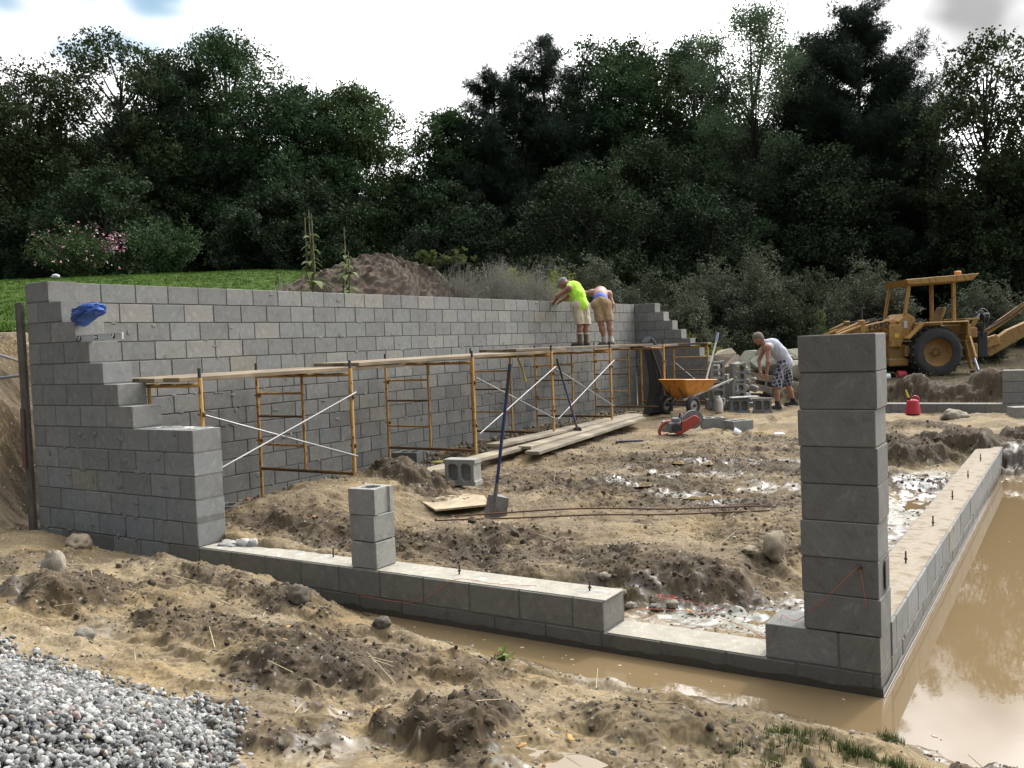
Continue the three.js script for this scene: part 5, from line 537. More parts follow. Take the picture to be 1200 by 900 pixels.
// ---------- stones, clods, gravel ----------
const stoneMats = [[0.30, 0.26, 0.20], [0.36, 0.32, 0.25], [0.24, 0.22, 0.19], [0.33, 0.27, 0.19], [0.12, 0.10, 0.075]].map((c) => std({ color: lin(...c), map: cmuMap, bumpMap: cmuBump, bumpScale: 0.006 }));
function rock(label, x, z, rx, ry, rz, seed, m, sink = 0.3, group, tilt = 0) { return solo('rock', blob(rx, ry, rz, seed, 0.45, 3, 1.35), stoneMats[m], label, 'rock', group, [x, H(x, z) + ry * (1 - 2 * sink), z], [0.2 * Math.sin(seed), seed, tilt]); }
rock('large pale boulder leaning on the mud edge left of the tall pillar', -1.06, -1.72, 0.08, 0.125, 0.08, 5, 3, 0.22, null, 0.4); rock('small buff stone beside the large boulder', -1.22, -1.62, 0.06, 0.035, 0.05, 15, 3, 0.3); rock('pale angular stone upright on the mud at the far left', -5.42, 1.35, 0.085, 0.12, 0.07, 7, 1, 0.25); rock('round buff stone by the foot of the stepped wall', -6.3, 0.62, 0.13, 0.085, 0.1, 9, 3, 0.3); rock('mud covered stone on the trench edge below the low wall', -3.72, 0.6, 0.09, 0.075, 0.08, 11, 4, 0.28); rock('brown stone on the trench edge right of the mud covered stone', -2.95, 0.62, 0.06, 0.045, 0.05, 13, 4, 0.3); rock('round grey stone at the upper edge of the gravel heap', -4.0, 2.02, 0.06, 0.05, 0.05, 17, 2, 0.3);
rock('pale stone near the low back wall beside the fuel can', -2.55, -13.0, 0.2, 0.1, 0.14, 19, 2, 0.3); rock('flat pale stone on the sand in front of the low back wall', -1.0, -12.6, 0.3, 0.13, 0.16, 23, 1, 0.35);
{ const q = RNG(50); const list = [[-1.86, -0.66], [-1.75, -0.62], [-1.6, -0.68], [-2.0, -0.72], [-1.5, -0.75], [-1.95, -0.55]]; list.forEach(([x, z], i) => rock('small grey stone at the foot of the mud bank by the door gap', x, z, 0.04 + 0.03 * q(), 0.03, 0.04, 60 + i, i % 3, 0.3, 'small stones below the mud bank')); }
function crag(a, b, c, seed) { const r = RNG(seed), pts = []; for (let i = 0; i < 26; i++) { const v = new THREE.Vector3(r() * 2 - 1, r() * 2 - 1, r() * 2 - 1); v.multiplyScalar((0.8 + 0.25 * r()) / Math.max(Math.abs(v.x), Math.abs(v.y) * 0.9, Math.abs(v.z), Math.hypot(v.x, v.y, v.z) * 0.8)); pts.push(new THREE.Vector3(v.x * a, v.y * b, v.z * c)); } return boxUV(new ConvexGeometry(pts), seed * 0.3, 0); }
// broken limestone heap by the far wall
{ const q = RNG(71); const rows = [[-7.0, 1.4], [-6.5, 1.15], [-6.1, 1.3], [-5.7, 1.1], [-5.4, 1.4], [-5.0, 1.0], [-6.9, 0.8], [-6.3, 0.85], [-5.8, 0.7], [-5.2, 0.75], [-4.8, 0.6], [-6.6, 0.6], [-5.5, 1.0], [-6.1, 0.95], [-6.75, 1.2], [-5.9, 1.35], [-5.2, 1.2], [-4.7, 0.9], [-6.4, 1.35], [-5.6, 1.25], [-7.1, 1.05]]; const nm = ['leftmost', 'second from left', 'third', 'fourth', 'top right', 'right']; rows.forEach(([x, y], i) => solo('rubble_stone', crag(0.24 + 0.2 * q(), 0.14 + 0.1 * q(), 0.22 + 0.12 * q(), 100 + i), std({ color: lin(0.30 + 0.08 * q(), 0.265 + 0.06 * q(), 0.21 + 0.05 * q()), map: cmuMap, bumpMap: cmuBump, bumpScale: 0.01 }), 'pale broken rubble stone in the heap behind the bending worker', 'rubble stone', 'rubble stones heaped behind the bending worker', [x + 0.5, y + 0.02, -16.6 + 0.5 * q()], [q(), q() * 6, q()])); 
  solo('timber_beam', bar([-6.6, 1.25, -16.0], [-5.0, 0.95, -16.0], 0.06, 0.16), greyWood[0], 'grey timber leaning across the rubble heap', 'timber'); solo('timber_beam', bar([-6.5, 1.05, -15.95], [-5.2, 0.72, -15.9], 0.06, 0.14), greyWood[2], 'lower grey timber on the rubble heap', 'timber');
  const ch = []; for (let i = 0; i < 46; i++) { const s = 0.05 + 0.09 * q(); ch.push(at(cbox(s * 1.6, s, s * 1.2, s * 0.2, i, 0.02), -6.1 + 1.0 * q(), 0.6 + 0.65 * Math.pow(q(), 1.4), -14.5 + 0.5 * q(), q() * 3, q() * 3, q() * 3)); } solo('broken_blocks', merge(ch), blockTones[2], 'heap of broken grey block pieces beside the stepped far wall', 'rubble', null, null, null, 'stuff'); }
// instanced clods of earth and pebbles over the mud
function scatter(name, label, cat, geos, mat, list, colfn) { const per = geos.map(() => []); list.forEach((l, i) => per[i % geos.length].push(l)); const M = new THREE.Matrix4(), Q = new THREE.Quaternion(), E = new THREE.Euler(); geos.forEach((g, k) => { const im = new THREE.InstancedMesh(g, mat, per[k].length); per[k].forEach((l, i) => { const [x, y, z, s, a, b, sy, sh] = l; Q.setFromEuler(E.set(a, b, a * 1.7)); M.compose(new THREE.Vector3(x, y, z), Q, new THREE.Vector3(s, s * (sy ?? 0.75), s * 0.9)); im.setMatrixAt(i, M); im.setColorAt(i, colfn(l, i)); }); im.name = numbered(name); im.castShadow = im.receiveShadow = true; tag(im, label, cat, null, 'stuff'); scene.add(im); }); }
{ const q = RNG(91), cg = [0, 1, 2, 3].map((i) => blob(1, 0.7, 0.9, 200 + i, 0.95, 2, 2.3)), list = [];
  const put = (x, z, s, sink = 0.25, c = 0) => { const h = H(x, z); if (h < WL + 0.005) return; list.push([x, h + s * (0.5 - sink * 2), z, s, q() * 6, q() * 6, 0.7 + 0.3 * q(), c]); };
  for (let i = 0; i < 60000 && list.length < 15000; i++) { const near = q() < 0.55, x = near ? -6.5 + 8 * q() : -7.5 + 7.2 * q(), z = near ? 0.1 + 2.8 * q() : -0.4 - 10 * Math.pow(q(), 1.3); if (!near && x > -0.35) continue; const [c] = mudInfo(x, z); if (q() > 0.06 + c * 1.3) continue; put(x, z, (near ? 0.003 : 0.006) + 0.013 * Math.pow(q(), 4) + (q() < 0.01 ? 0.028 * q() : 0) + c * 0.004 * q(), 0.36, c); }
  scatter('dirt_clods', 'crumbled clods of dark earth over the churned mud', 'earth clods', cg, std({ color: lin(0.17, 0.132, 0.086), roughness: 1 }), list, (l) => { const k = (0.75 + 0.5 * q()) * mix(0.95, 0.40, sm(0.12, 0.5, l[7])); return new THREE.Color().setRGB(k, k * (0.95 + 0.06 * q()), k * (0.9 + 0.1 * q())); });
  for (let i = 0; i < 2600; i++) { const x = -5 + 7.5 * q(), z = -15.4 + 0.9 * (q() + q() - 1); list.push([x, H(x, z) + 0.01, z, 0.015 + 0.05 * Math.pow(q(), 3), q() * 6, q() * 6, 0.8, 1]); } for (let i = 0; i < 2200; i++) { const x = -8.2 - 2.6 * q(), z = -2 + 3 * q(); list.push([x, H(x, z) + 0.01, z, 0.01 + 0.05 * Math.pow(q(), 3), q() * 6, q() * 6, 0.8, 0.5 + 0.5 * q()]); } for (let i = 0; i < 1500; i++) { const x = -1.4 + 4 * q(), z = -9.3 + 2.6 * (q() + q() - 1) * 0.5; if (x > -0.35 && z > -9.3 && x < 0.05) continue; list.push([x, H(x, z) + 0.01, z, 0.01 + 0.04 * Math.pow(q(), 3), q() * 6, q() * 6, 0.8, 1]); }
  const chunk = []; for (let i = 0; i < 4000 && chunk.length < 170; i++) { const L = LUMPS[(q() * LUMPS.length) | 0]; if (L[6] < 0.5) continue; const x = L[0] + L[2] * (q() * 2 - 1) * 1.1, z = L[1] + (q() < 0.6 ? L[3] : -L[4]) * q() * 1.3, h = H(x, z); if (h < WL + 0.01 || (x > -0.33 && z < 0.05 && z > -9.3)) continue; const near = z > 0, s = (near ? 0.012 : 0.018) + (near ? 0.026 : 0.04) * Math.pow(q(), 2.2); chunk.push([x, h + s * 0.12, z, s, q() * 6, q() * 6, 0.7 + 0.4 * q(), q()]); }
  scatter('earth_chunks', 'broken angular chunks of dug earth lying about the dark mounds', 'earth chunks', [0, 1, 2, 3].map((i) => { return crag(1, 0.8, 0.9, 260 + i); }), std({ color: lin(0.085, 0.062, 0.039), map: speckMap, bumpMap: cmuBump, bumpScale: 0.004, roughness: 1 }), chunk, (l) => { const k = 0.65 + 0.8 * l[7]; return new THREE.Color().setRGB(k, k * 0.98, k * 0.95); });
  const far = []; for (let i = 0; i < 5000; i++) { const x = -12 + 16 * q(), z = -18.5 - 9 * q(); far.push([x, base(x, z) + 0.05, z, 0.015 + 0.06 * Math.pow(q(), 4), q() * 6, q() * 6, 0.7, q() * 0.7]); } list.push(...far);
  const pl = []; for (let i = 0; i < 4200; i++) { const near = q() < 0.6, x = near ? -6.5 + 7.5 * q() : -7.6 + 7.2 * q(), z = near ? 0.2 + 2.6 * q() : -0.4 - 9 * q(); if (!near && x > -0.4) continue; const h = H(x, z); if (h < WL + 0.01) continue; pl.push([x, h + 0.002, z, 0.004 + 0.012 * Math.pow(q(), 3) + (near ? 0 : 0.005), q() * 6, q() * 6, 0.7]); }
  for (let i = 0; i < 1800; i++) { const x = -7.6 + 0.75 * Math.pow(q(), 1.4), z = -0.5 - 12 * q(); pl.push([x, H(x, z) + 0.008, z, 0.012 + 0.035 * Math.pow(q(), 2.5), q() * 6, q() * 6, 0.8]); }
  scatter('pebbles', 'small grey and buff pebbles strewn over the mud', 'pebbles', [blob(1, 0.8, 0.9, 210, 0.2, 1), blob(1, 0.7, 0.9, 211, 0.3, 1)], std({ color: lin(0.2, 0.18, 0.15), roughness: 0.9 }), pl, () => { const k = 0.45 + 0.9 * q(), w = q(); return w > 0.97 ? new THREE.Color().setRGB(1.3, 0.7, 0.35) : new THREE.Color().setRGB(k, k * 0.98, k * 0.94); });
  // straw and twigs
  const tw = [], add = (x, z, l, a, r = 0.003) => tw.push(rod([x, H(x, z) + 0.015, z], [x + Math.cos(a) * l, H(x + Math.cos(a) * l, z + Math.sin(a) * l) + 0.02 + 0.05 * q(), z + Math.sin(a) * l], r, r * 0.6, 5)); for (let i = 0; i < 70; i++) add(-6 + 7 * q(), 0.6 + 2 * q(), 0.05 + 0.16 * q(), q() * 6.3, 0.0018 + 0.002 * q()); for (let i = 0; i < 40; i++) add(-5 + 4 * q(), -0.6 - 6 * q(), 0.1 + 0.2 * q(), q() * 6.3, 0.003); solo('straw', merge(tw), std({ color: lin(0.4, 0.33, 0.2) }), 'bits of straw and dry twigs strewn over the mud', 'straw', null, null, null, 'stuff');
  const lf = []; for (const [x, z] of [[-1.37, -0.72], [-1.34, -0.7], [-0.95, 1.72], [-1.05, 1.95], [-1.75, 2.05], [-5.2, 1.0], [-3.2, 1.2], [-2.9, 1.5]]) lf.push(at(blob(0.022, 0.004, 0.014, lf.length + 300, 0.5, 1), x, H(x, z) + 0.02, z, 0.5 * q(), q() * 6, 0.4)); solo('dead_leaves', merge(lf), std({ color: lin(0.36, 0.22, 0.07) }), 'yellow dead leaves lying on the mud', 'leaves', null, null, null, 'stuff'); }
{ // gravel heap in the near left corner
  const q = RNG(123); const top = (x, z) => { const ex = 0; const d = (x + 4.6) * 0.80 + (z - 3.2) * 0.30; /* rises to the lower left */ const edge = lut([[-5.4, 2.16], [-4.1, 2.42], [-3.4, 2.4], [-2.6, 2.36], [-2.15, 2.5], [-1.85, 2.85], [-1.75, 3.6]], x); const k = Math.min(z - edge, (-1.72 - x) * 1.1); return 0.40 + 0.62 * (1 - Math.exp(-Math.max(k, 0) * 1.0)) + (k < 0 ? k * 0.5 : 0); };
  struct('gravel_bed', sheet(axis([[-5.6], [-1.7, 0.05]]), axis([[1.9], [4.3, 0.05]]), (x, z) => top(x, z) - 0.02), std({ color: lin(0.12, 0.12, 0.12), map: speckMap }));
  const list = []; for (let i = 0; i < 90000 && list.length < 38000; i++) { const x = -5.4 + 3.7 * q(), z = 1.95 + 1.9 * q(); const edge = lut([[-5.4, 2.16], [-4.1, 2.42], [-3.4, 2.4], [-2.6, 2.36], [-2.15, 2.5], [-1.85, 2.85], [-1.75, 3.6]], x), k = Math.min(z - edge, (-1.72 - x) * 1.1); if (k < -0.16 || (k < 0 && q() > Math.exp(k * 26))) continue; const s = 0.0065 + 0.0125 * Math.pow(q(), 1.9); list.push([x, Math.max(top(x, z), H(x, z) + 0.004) + (q() - 0.4) * 0.022, z, s, q() * 6, q() * 6, 0.6 + 0.3 * q()]); }
  scatter('gravel_heap', 'heap of rounded grey gravel in the near left corner', 'gravel', [0, 1, 2, 3].map((i) => blob(1.15, 0.85, 0.95, 230 + i, 0.42, 2, 1.3)), std({ color: lin(0.26, 0.26, 0.25), roughness: 0.85, map: speckMap }), list, () => { const w = q(), k = 0.45 + 1.6 * Math.pow(q(), 1.5); return w > 0.95 ? new THREE.Color().setRGB(k * 1.15, k * 0.95, k * 0.75) : w > 0.93 ? new THREE.Color().setRGB(k, k * 0.75, k * 0.7) : new THREE.Color().setRGB(k, k * 0.995, k * 0.975); }); }

// ---------- vegetation ----------
function leafCluster(n, rad, len, wid, seed, thin) { const q = RNG(seed), p = [], nn = []; const a = new THREE.Vector3(), d = new THREE.Vector3(), s = new THREE.Vector3(), up = new THREE.Vector3();
  for (let i = 0; i < n; i++) { a.set(q() * 2 - 1, q() * 2 - 1, q() * 2 - 1); if (a.length() > 1) { i--; continue; } a.multiplyScalar(rad); d.set(q() * 2 - 1, q() * 1.4 - 0.9, q() * 2 - 1).normalize(); if (thin) d.copy(a).normalize().lerp(new THREE.Vector3(0, 0.5, 0), 0.25).normalize(); up.set(q() - 0.5, 1, q() - 0.5); s.crossVectors(d, up).normalize(); const l = len * (0.7 + 0.6 * q()), w = wid * (0.7 + 0.6 * q()); const m = a.clone().addScaledVector(d, l * 0.45), t = a.clone().addScaledVector(d, l); t.y -= l * 0.12; p.push(...a.toArray(), ...m.clone().addScaledVector(s, w / 2).toArray(), ...t.toArray(), ...a.toArray(), ...t.toArray(), ...m.clone().addScaledVector(s, -w / 2).toArray()); }
  const g = new THREE.BufferGeometry(); g.setAttribute('position', new THREE.Float32BufferAttribute(p, 3)); g.computeVertexNormals(); return g; }
const leafG = [0, 1, 2].map((i) => leafCluster(22, 0.30, 0.15, 0.085, 500 + i)), leafFine = leafCluster(26, 0.24, 0.085, 0.04, 510), needleG = [0, 1].map((i) => leafCluster(34, 0.12, 0.26, 0.022, 520 + i, true)), bushG = leafCluster(26, 0.16, 0.085, 0.034, 530);
const leafMat = (r, g, b, t = 0.3) => new THREE.MeshPhysicalMaterial({ color: lin(r, g, b), roughness: 0.75, transmission: t, thickness: 0, side: THREE.DoubleSide, specularIntensity: 0.18 });
const barkM = std({ color: lin(0.06, 0.05, 0.042), map: woodMap, roughness: 1 });
function crown(parent, geo, mat, list, nm = 'crown') { const im = new THREE.InstancedMesh(geo, mat, list.length), M = new THREE.Matrix4(), Q = new THREE.Quaternion(), E = new THREE.Euler(); list.forEach((l, i) => { Q.setFromEuler(E.set(l[4], l[5], l[6])); M.compose(new THREE.Vector3(l[0], l[1], l[2]), Q, new THREE.Vector3(l[3], l[3], l[3])); im.setMatrixAt(i, M); const c = l[7]; im.setColorAt(i, new THREE.Color().setRGB(c, c * 1.02, c * 0.95)); }); im.name = nm; im.castShadow = im.receiveShadow = true; im.userData.kind = 'stuff'; parent.add(im); return im; }
function tree(o) { // o: x z top r kind seed label group
  const q = RNG(o.seed), y0 = base(o.x, o.z) - 0.15, Ht = o.top - y0, t = thing(o.name ?? 'tree', o.label, 'tree', [o.x, y0, o.z], 0, o.group), wood = [], list = [];
  const lean = [(q() - 0.5) * 0.06 * Ht, (q() - 0.5) * 0.06 * Ht], tr = 0.012 * Ht + 0.06, c = (h) => [lean[0] * h * h, h * Ht, lean[1] * h * h];
  const topH = o.kind === 'pine' ? 0.98 : 0.86; for (let i = 0; i < 7; i++) wood.push(rod(c(i / 7 * topH), c((i + 1) / 7 * topH), tr * (1 - i / 7 * 0.85), tr * (1 - (i + 1) / 7 * 0.85), 7, false));
  const add = (x, y, z, s, k) => list.push([x, y, z, s, q() * 6.3, q() * 6.3, q() * 6.3, k]);
  if (o.kind === 'pine') {
    for (let h = o.bare ?? 0.28; h < 0.99; h += 0.028 + 0.03 * q()) { const nb = (o.full ?? 0) + 3 + (q() * 3 | 0), pr = Math.pow(1 - h, 0.62) * 1.35 * (0.55 + 0.6 * q()) + 0.09; for (let b = 0; b < nb; b++) { const a = q() * 6.283, L = o.r * pr * (0.6 + 0.55 * q()), rise = 0.12 + 0.25 * q() + 0.35 * h, s0 = c(h), e = [s0[0] + Math.cos(a) * L, s0[1] + L * rise, s0[2] + Math.sin(a) * L]; wood.push(rod(s0, e, 0.035, 0.012, 4, false)); const n = Math.ceil(L * 11); for (let i = 0; i < n; i++) { const k = 0.25 + 0.8 * (i / n), sp = 0.10 + 0.22 * k; add(mix(s0[0], e[0], k) + (q() - 0.5) * sp * 2.2, mix(s0[1], e[1], k) + (q() - 0.35) * sp * 1.1, mix(s0[2], e[2], k) + (q() - 0.5) * sp * 2.2, 0.8 + 0.6 * q(), 0.7 + 0.6 * q()); } } }
    crown(t, needleG[o.seed & 1], o.mat, list);
  } else {
    const nl = o.lobes ?? 34, dens = o.dens ?? 1, low = o.low ?? 0.12;
    for (let i = 0; i < nl; i++) { const h = low + (0.97 - low) * Math.pow((i + q()) / nl, 0.9), pr = Math.pow(Math.sin(Math.PI * clamp(0.10 + 0.86 * (h - low) / (1 - low) * 0.98)), 0.62), a = i * 2.4 + q() * 1.2, R = o.r * pr * (0.35 + 0.72 * Math.sqrt(q())) * (h > 0.9 ? 0.6 : 1), cc = c(h); const lr = (0.085 + 0.07 * q()) * Math.min(Ht, 13) * (o.lobeK ?? 1) * (h > 0.85 ? 0.72 : 1), lx = cc[0] + Math.cos(a) * R, ly = Math.min(h * Ht, Ht - lr * 0.55), lz = cc[2] + Math.sin(a) * R; const s0 = c(Math.max(0.05, h - 0.16 - 0.1 * q())); const mid = [mix(s0[0], lx, 0.5), mix(s0[1], ly, 0.42), mix(s0[2], lz, 0.5)]; wood.push(rod(s0, mid, 0.05 + 0.004 * Ht * (1 - h), 0.04, 5, false), rod(mid, [lx, ly, lz], 0.04, 0.015, 5, false)); const n = Math.round(34 * dens * (0.7 + 0.6 * q()) * Math.min(1.6, lr * lr / 1.1 + 0.25)); const tone = 0.7 + 0.6 * q(); for (let j = 0; j < n; j++) { const th = q() * 6.283, cz = q() * 2 - 1, sr = Math.sqrt(1 - cz * cz), rr = lr * Math.pow(q(), 0.45); add(lx + sr * Math.cos(th) * rr * 1.15, ly + cz * rr * 0.75, lz + sr * Math.sin(th) * rr * 1.15, (0.75 + 0.6 * q()) * (o.leafS ?? 1), tone * (0.75 + 0.5 * q())); }
      if (q() < 0.8) for (let j = 0; j < 5; j++) { const k = 1 + 0.13 * j, dx = Math.cos(a + (q() - 0.5)) , dz = Math.sin(a + (q() - 0.5)); add(lx + dx * lr * k + (q() - 0.5) * 0.3, ly + lr * 0.3 * (q() - 0.2) * k, lz + dz * lr * k + (q() - 0.5) * 0.3, 0.6 + 0.4 * q(), tone); } }
    crown(t, o.geo ?? leafG[o.seed % 3], o.mat, list);
  }
  part('trunk', merge(wood), o.bark ?? barkM, t); return t;
}
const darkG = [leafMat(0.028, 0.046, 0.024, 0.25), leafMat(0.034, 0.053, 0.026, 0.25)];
const greens = [leafMat(0.046, 0.080, 0.032, 0.3), leafMat(0.036, 0.066, 0.030, 0.3), leafMat(0.055, 0.086, 0.032, 0.3), leafMat(0.042, 0.069, 0.038, 0.3)], pineMat = leafMat(0.030, 0.047, 0.032, 0.15), paleMat = leafMat(0.095, 0.135, 0.075, 0.45), airy = leafMat(0.042, 0.06, 0.024, 0.3);
{
  const front = [['decid', -41.03, -16.45, 15.26, 3.42, 'broad tree cut by the left edge of the picture'], ['decid', -40.60, -19.13, 15.88, 2.99, 'loose tree near the left edge beside the tallest left group'], ['decid', -39.04, -22.59, 17.75, 3.97, 'tall spreading tree with open airy top behind the flowering shrub'], ['decid', -38.48, -25.29, 17.18, 2.62, 'tree between the airy spreading tree and the peaked one at left'], ['decid', -35.99, -26.94, 18.63, 2.71, 'tallest peaked tree of the left group behind the lawn'], ['decid', -32.23, -27.98, 15.40, 2.99, 'dense dark tree left of the mullein stalks, behind the lawn'], ['decid', -30.5, -30.27, 15.43, 1.9, 'dark tree at the right end of the left group, beside the sky gap'], ['decid', -29.68, -32.97, 11.2, 1.1, 'small tree standing in the sky gap of the treeline'], ['decid', -27.2, -34.7, 14.70, 1.45, 'rounded dark tree just right of the sky gap'], ['pine', -24.93, -35.03, 16.25, 2.23, 'ragged pine left of the tallest middle pine'], ['pine', -23.07, -37.52, 18.58, 2.37, 'tall open pine with bare trunk in the middle of the treeline'], ['pine', -24.3, -36.6, 16.9, 2.0, 'shorter pine between the ragged pine and the tall open one'], ['pine', -22.6, -39.6, 17.3, 2.2, 'pine just right of the tall open pine, partly hidden by it'], ['decid', -21.48, -40.87, 18.6, 3.1, 'leafy tree right of the tall open pine'], ['decid', -19.41, -42.17, 18.5, 3.0, 'leafy tree behind the two men on the planks'], ['decid', -17.80, -45.61, 19.2, 3.0, 'tall tree left of the pale feathery tree'], ['pale', -13.6, -42.4, 19.3, 3.3, 'pale feathery light green tree with the highest top'], ['decid', -12.38, -49.07, 18.77, 2.47, 'tree filling between the pale tree and the big dark pine'], ['pine', -8.70, -44.27, 18.31, 2.88, 'big dark dense pine above the tall block pillar'], ['decid', -6.79, -47.56, 12.72, 1.9, 'lower tree on the right slope of the big dark pine'], ['decid', -2.6, -40.76, 14.91, 2.1, 'thin airy tree at the right with sky showing through'], ['decid', -0.03, -42.44, 14.10, 2.66, 'airy tree cut by the right edge of the picture']];
  front.forEach(([k, x, z, top, r, lab], i) => { const pine = k === 'pine', pale = k === 'pale', air = i === 2 || i >= 20 || i < 2; const big = k === 'pine' && top > 18.2 && x > -10; tree({ x, z, top, r: r * (big ? 1.75 : pine ? 1.4 : 1), kind: k, seed: 600 + i * 7, label: lab, name: pine ? 'pine_tree' : 'tree', mat: pine ? pineMat : pale ? paleMat : air ? airy : greens[i % 4], lobes: pale ? 40 : air ? 38 : 44, dens: pale ? 0.95 : i >= 20 ? 0.42 : air ? 0.6 : 1.0, low: pale ? 0.3 : air ? 0.2 : 0.08, lobeK: air || pale ? 0.85 : 1, full: big ? 6 : pine ? 1 : 0, bare: i === 10 ? 0.3 : i === 9 ? 0.12 : 0.12, geo: pale ? leafFine : undefined, leafS: pale ? 1.5 : 1 }); if (big) for (const dx of [-2.4, 1.9]) tree({ x: x + dx, z: z - 1.5, top: top - (dx < 0 ? 1.6 : 2.6), r: 3.4, full: 3, kind: 'pine', seed: 900 + Math.round(dx * 10), label: dx < 0 ? 'dark pine just left of the big dense pine' : 'dark pine just right of the big dense pine', name: 'pine_tree', mat: pineMat, bare: 0.1 }); });
  const back = [[-53.34, -20.51, 15.81, 3.32], [-52.60, -23.35, 15.73, 3.45], [-49.28, -25.43, 15.08, 3.45], [-47.31, -29.09, 15.91, 3.84], [-43.85, -31.28, 15.75, 3.59], [-39.64, -32.70, 14.34, 3.52], [-37.0, -34.20, 13.0, 2.6], [-34.38, -37.11, 9.6, 2.4], [-32.00, -38.63, 9.8, 2.4], [-30.16, -41.09, 14.28, 3.13], [-28.04, -43.65, 14.64, 3.19], [-25.81, -46.30, 15.55, 3.79], [-23.07, -48.03, 15.42, 3.79], [-20.71, -50.73, 15.53, 3.85], [-17.92, -52.49, 15.39, 3.85], [-14.86, -53.20, 14.50, 3.79], [-11.90, -53.85, 13.62, 3.72], [-9.23, -55.46, 11.91, 3.45], [-6.42, -55.94, 8.6, 2.6], [-3.32, -54.29, 7.2, 2.6], [-0.61, -56.03, 7.6, 2.6]];
  back.forEach(([x, z, top, r], i) => tree({ x, z, top, r, kind: 'decid', seed: 1200 + i * 5, label: 'dark leafy tree in the second row of the treeline', group: 'second row trees of the dark treeline', mat: greens[(i + 1) % 4], lobes: 44, dens: 1.0, low: 0.05, leafS: 1.2 }));
  const under = [[-37.15, -16.23, 9.30, 2.16], [-34.72, -17.79, 9.55, 2.34], [-33.47, -19.75, 9.27, 2.41], [-31.13, -21.26, 9.53, 2.59], [-29.71, -23.34, 9.43, 2.47], [-27.63, -24.67, 9.52, 2.47], [-25.55, -25.96, 9.04, 2.28], [-24.24, -27.99, 9.32, 2.33], [-22.44, -29.09, 8.46, 2.14], [-20.11, -29.41, 8.79, 2.28], [-18.82, -31.47, 9.84, 2.53], [-17.28, -33.66, 10.34, 2.59], [-15.26, -34.91, 9.84, 2.59], [-13.24, -36.21, 10.15, 2.59], [-11.52, -38.49, 10.04, 2.65], [-9.21, -38.73, 9.36, 2.59], [-7.20, -39.98, 8.87, 2.39], [-5.19, -41.24, 8.38, 2.39], [-3.24, -41.25, 7.56, 2.14], [-1.22, -41.33, 7.33, 2.28]];
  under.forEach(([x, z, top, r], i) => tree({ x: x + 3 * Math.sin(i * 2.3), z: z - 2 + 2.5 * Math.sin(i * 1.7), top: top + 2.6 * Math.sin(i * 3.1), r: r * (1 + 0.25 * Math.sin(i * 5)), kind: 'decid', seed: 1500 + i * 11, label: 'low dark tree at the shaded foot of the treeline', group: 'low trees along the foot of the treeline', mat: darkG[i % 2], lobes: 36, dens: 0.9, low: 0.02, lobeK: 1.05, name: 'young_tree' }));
}
function shrub(name, label, cat, x, z, top, r, o = {}) { const q = RNG(o.seed ?? Math.round(x * 100 + z * 37)), y0 = base(x, z) - 0.1, Ht = Math.max(0.4, top - y0), t = thing(name, label, cat, [x, y0, z], 0, o.group), wood = [], list = []; const ns = o.stems ?? 26;
  for (let i = 0; i < ns; i++) { const a = q() * 6.283, k = Math.sqrt(q()), e = [Math.cos(a) * r * k, Ht * (1 - 0.45 * k * k) * (0.8 + 0.25 * q()), Math.sin(a) * r * k], m = [e[0] * 0.4, e[1] * 0.55, e[2] * 0.4]; wood.push(rod([e[0] * 0.08, 0, e[2] * 0.08], m, 0.018, 0.012, 4, false), rod(m, e, 0.012, 0.004, 4, false)); const n = Math.round((o.n ?? 46) * (0.7 + 0.6 * q())); for (let j = 0; j < n; j++) { const u = Math.pow(q(), 0.7), p = u < 0.5 ? [0, 1, 2].map((c) => mix(c === 1 ? 0 : e[c] * 0.08, m[c], u * 2)) : [0, 1, 2].map((c) => mix(m[c], e[c], u * 2 - 1)); const s = (o.spread ?? 0.2) * (0.4 + u); list.push([p[0] + (q() - 0.5) * 2 * s, p[1] + (q() - 0.5) * 1.6 * s, p[2] + (q() - 0.5) * 2 * s, (0.7 + 0.6 * q()) * (o.leafS ?? 1), q() * 6, q() * 6, q() * 6, 0.6 + 0.8 * q()]); } }
  part('stems', merge(wood), o.bark ?? barkM, t); if (!o.bare) crown(t, o.geo ?? bushG, o.mat, list, 'foliage'); return t; }
const olive = leafMat(0.095, 0.105, 0.072, 0.25), olive2 = leafMat(0.05, 0.06, 0.036, 0.22), yelG = leafMat(0.2, 0.22, 0.05, 0.45), bright = leafMat(0.10, 0.13, 0.04, 0.4);
const bl = [[-11.54, -16.84, 4.45, 0.81, 'grey green bush behind the lime shirted man, on the spoil slope'], [-11.04, -18.34, 4.38, 0.94, 'grey green bush right of the two men on the planks'], [-9.94, -20.21, 4.27, 1.08, 'grey green bush behind the stepped corner of the walls'], [-8.88, -22.09, 4.60, 1.22, 'tall grey green bush left of the biggest bush'], [-7.76, -22.81, 4.81, 1.54, 'biggest grey green bush, above the bending worker'], [-6.05, -22.66, 3.78, 1.13, 'dark bush left behind the tall pillar'], [-5.29, -25.55, 4.37, 1.32, 'grey green bush above the loader arms'], [-4.08, -25.08, 3.39, 0.74, 'small bush just left of the backhoe canopy'], [-12.44, -16.25, 4.21, 0.81, 'grey green bush above the dry grey brush'], [-1.67, -28.99, 3.50, 1.28, 'dark bush behind the digging arm of the backhoe'], [-10.17, -18.84, 3.48, 0.84, 'lower bush behind the far corner of the long wall'], [-6.53, -21.14, 3.18, 1.23, 'low dark bush behind the bending worker'], [-8.45, -18.73, 3.12, 0.95, 'low bush behind the steps of the far wall']];
bl.forEach(([x, z, top, r, lab], i) => shrub('bush', lab, 'bush', x, z, top, r * 1.1, { mat: i % 3 === 2 || i === 5 || i === 11 ? olive2 : olive, stems: 34, n: 44, spread: 0.26, seed: 2000 + i }));
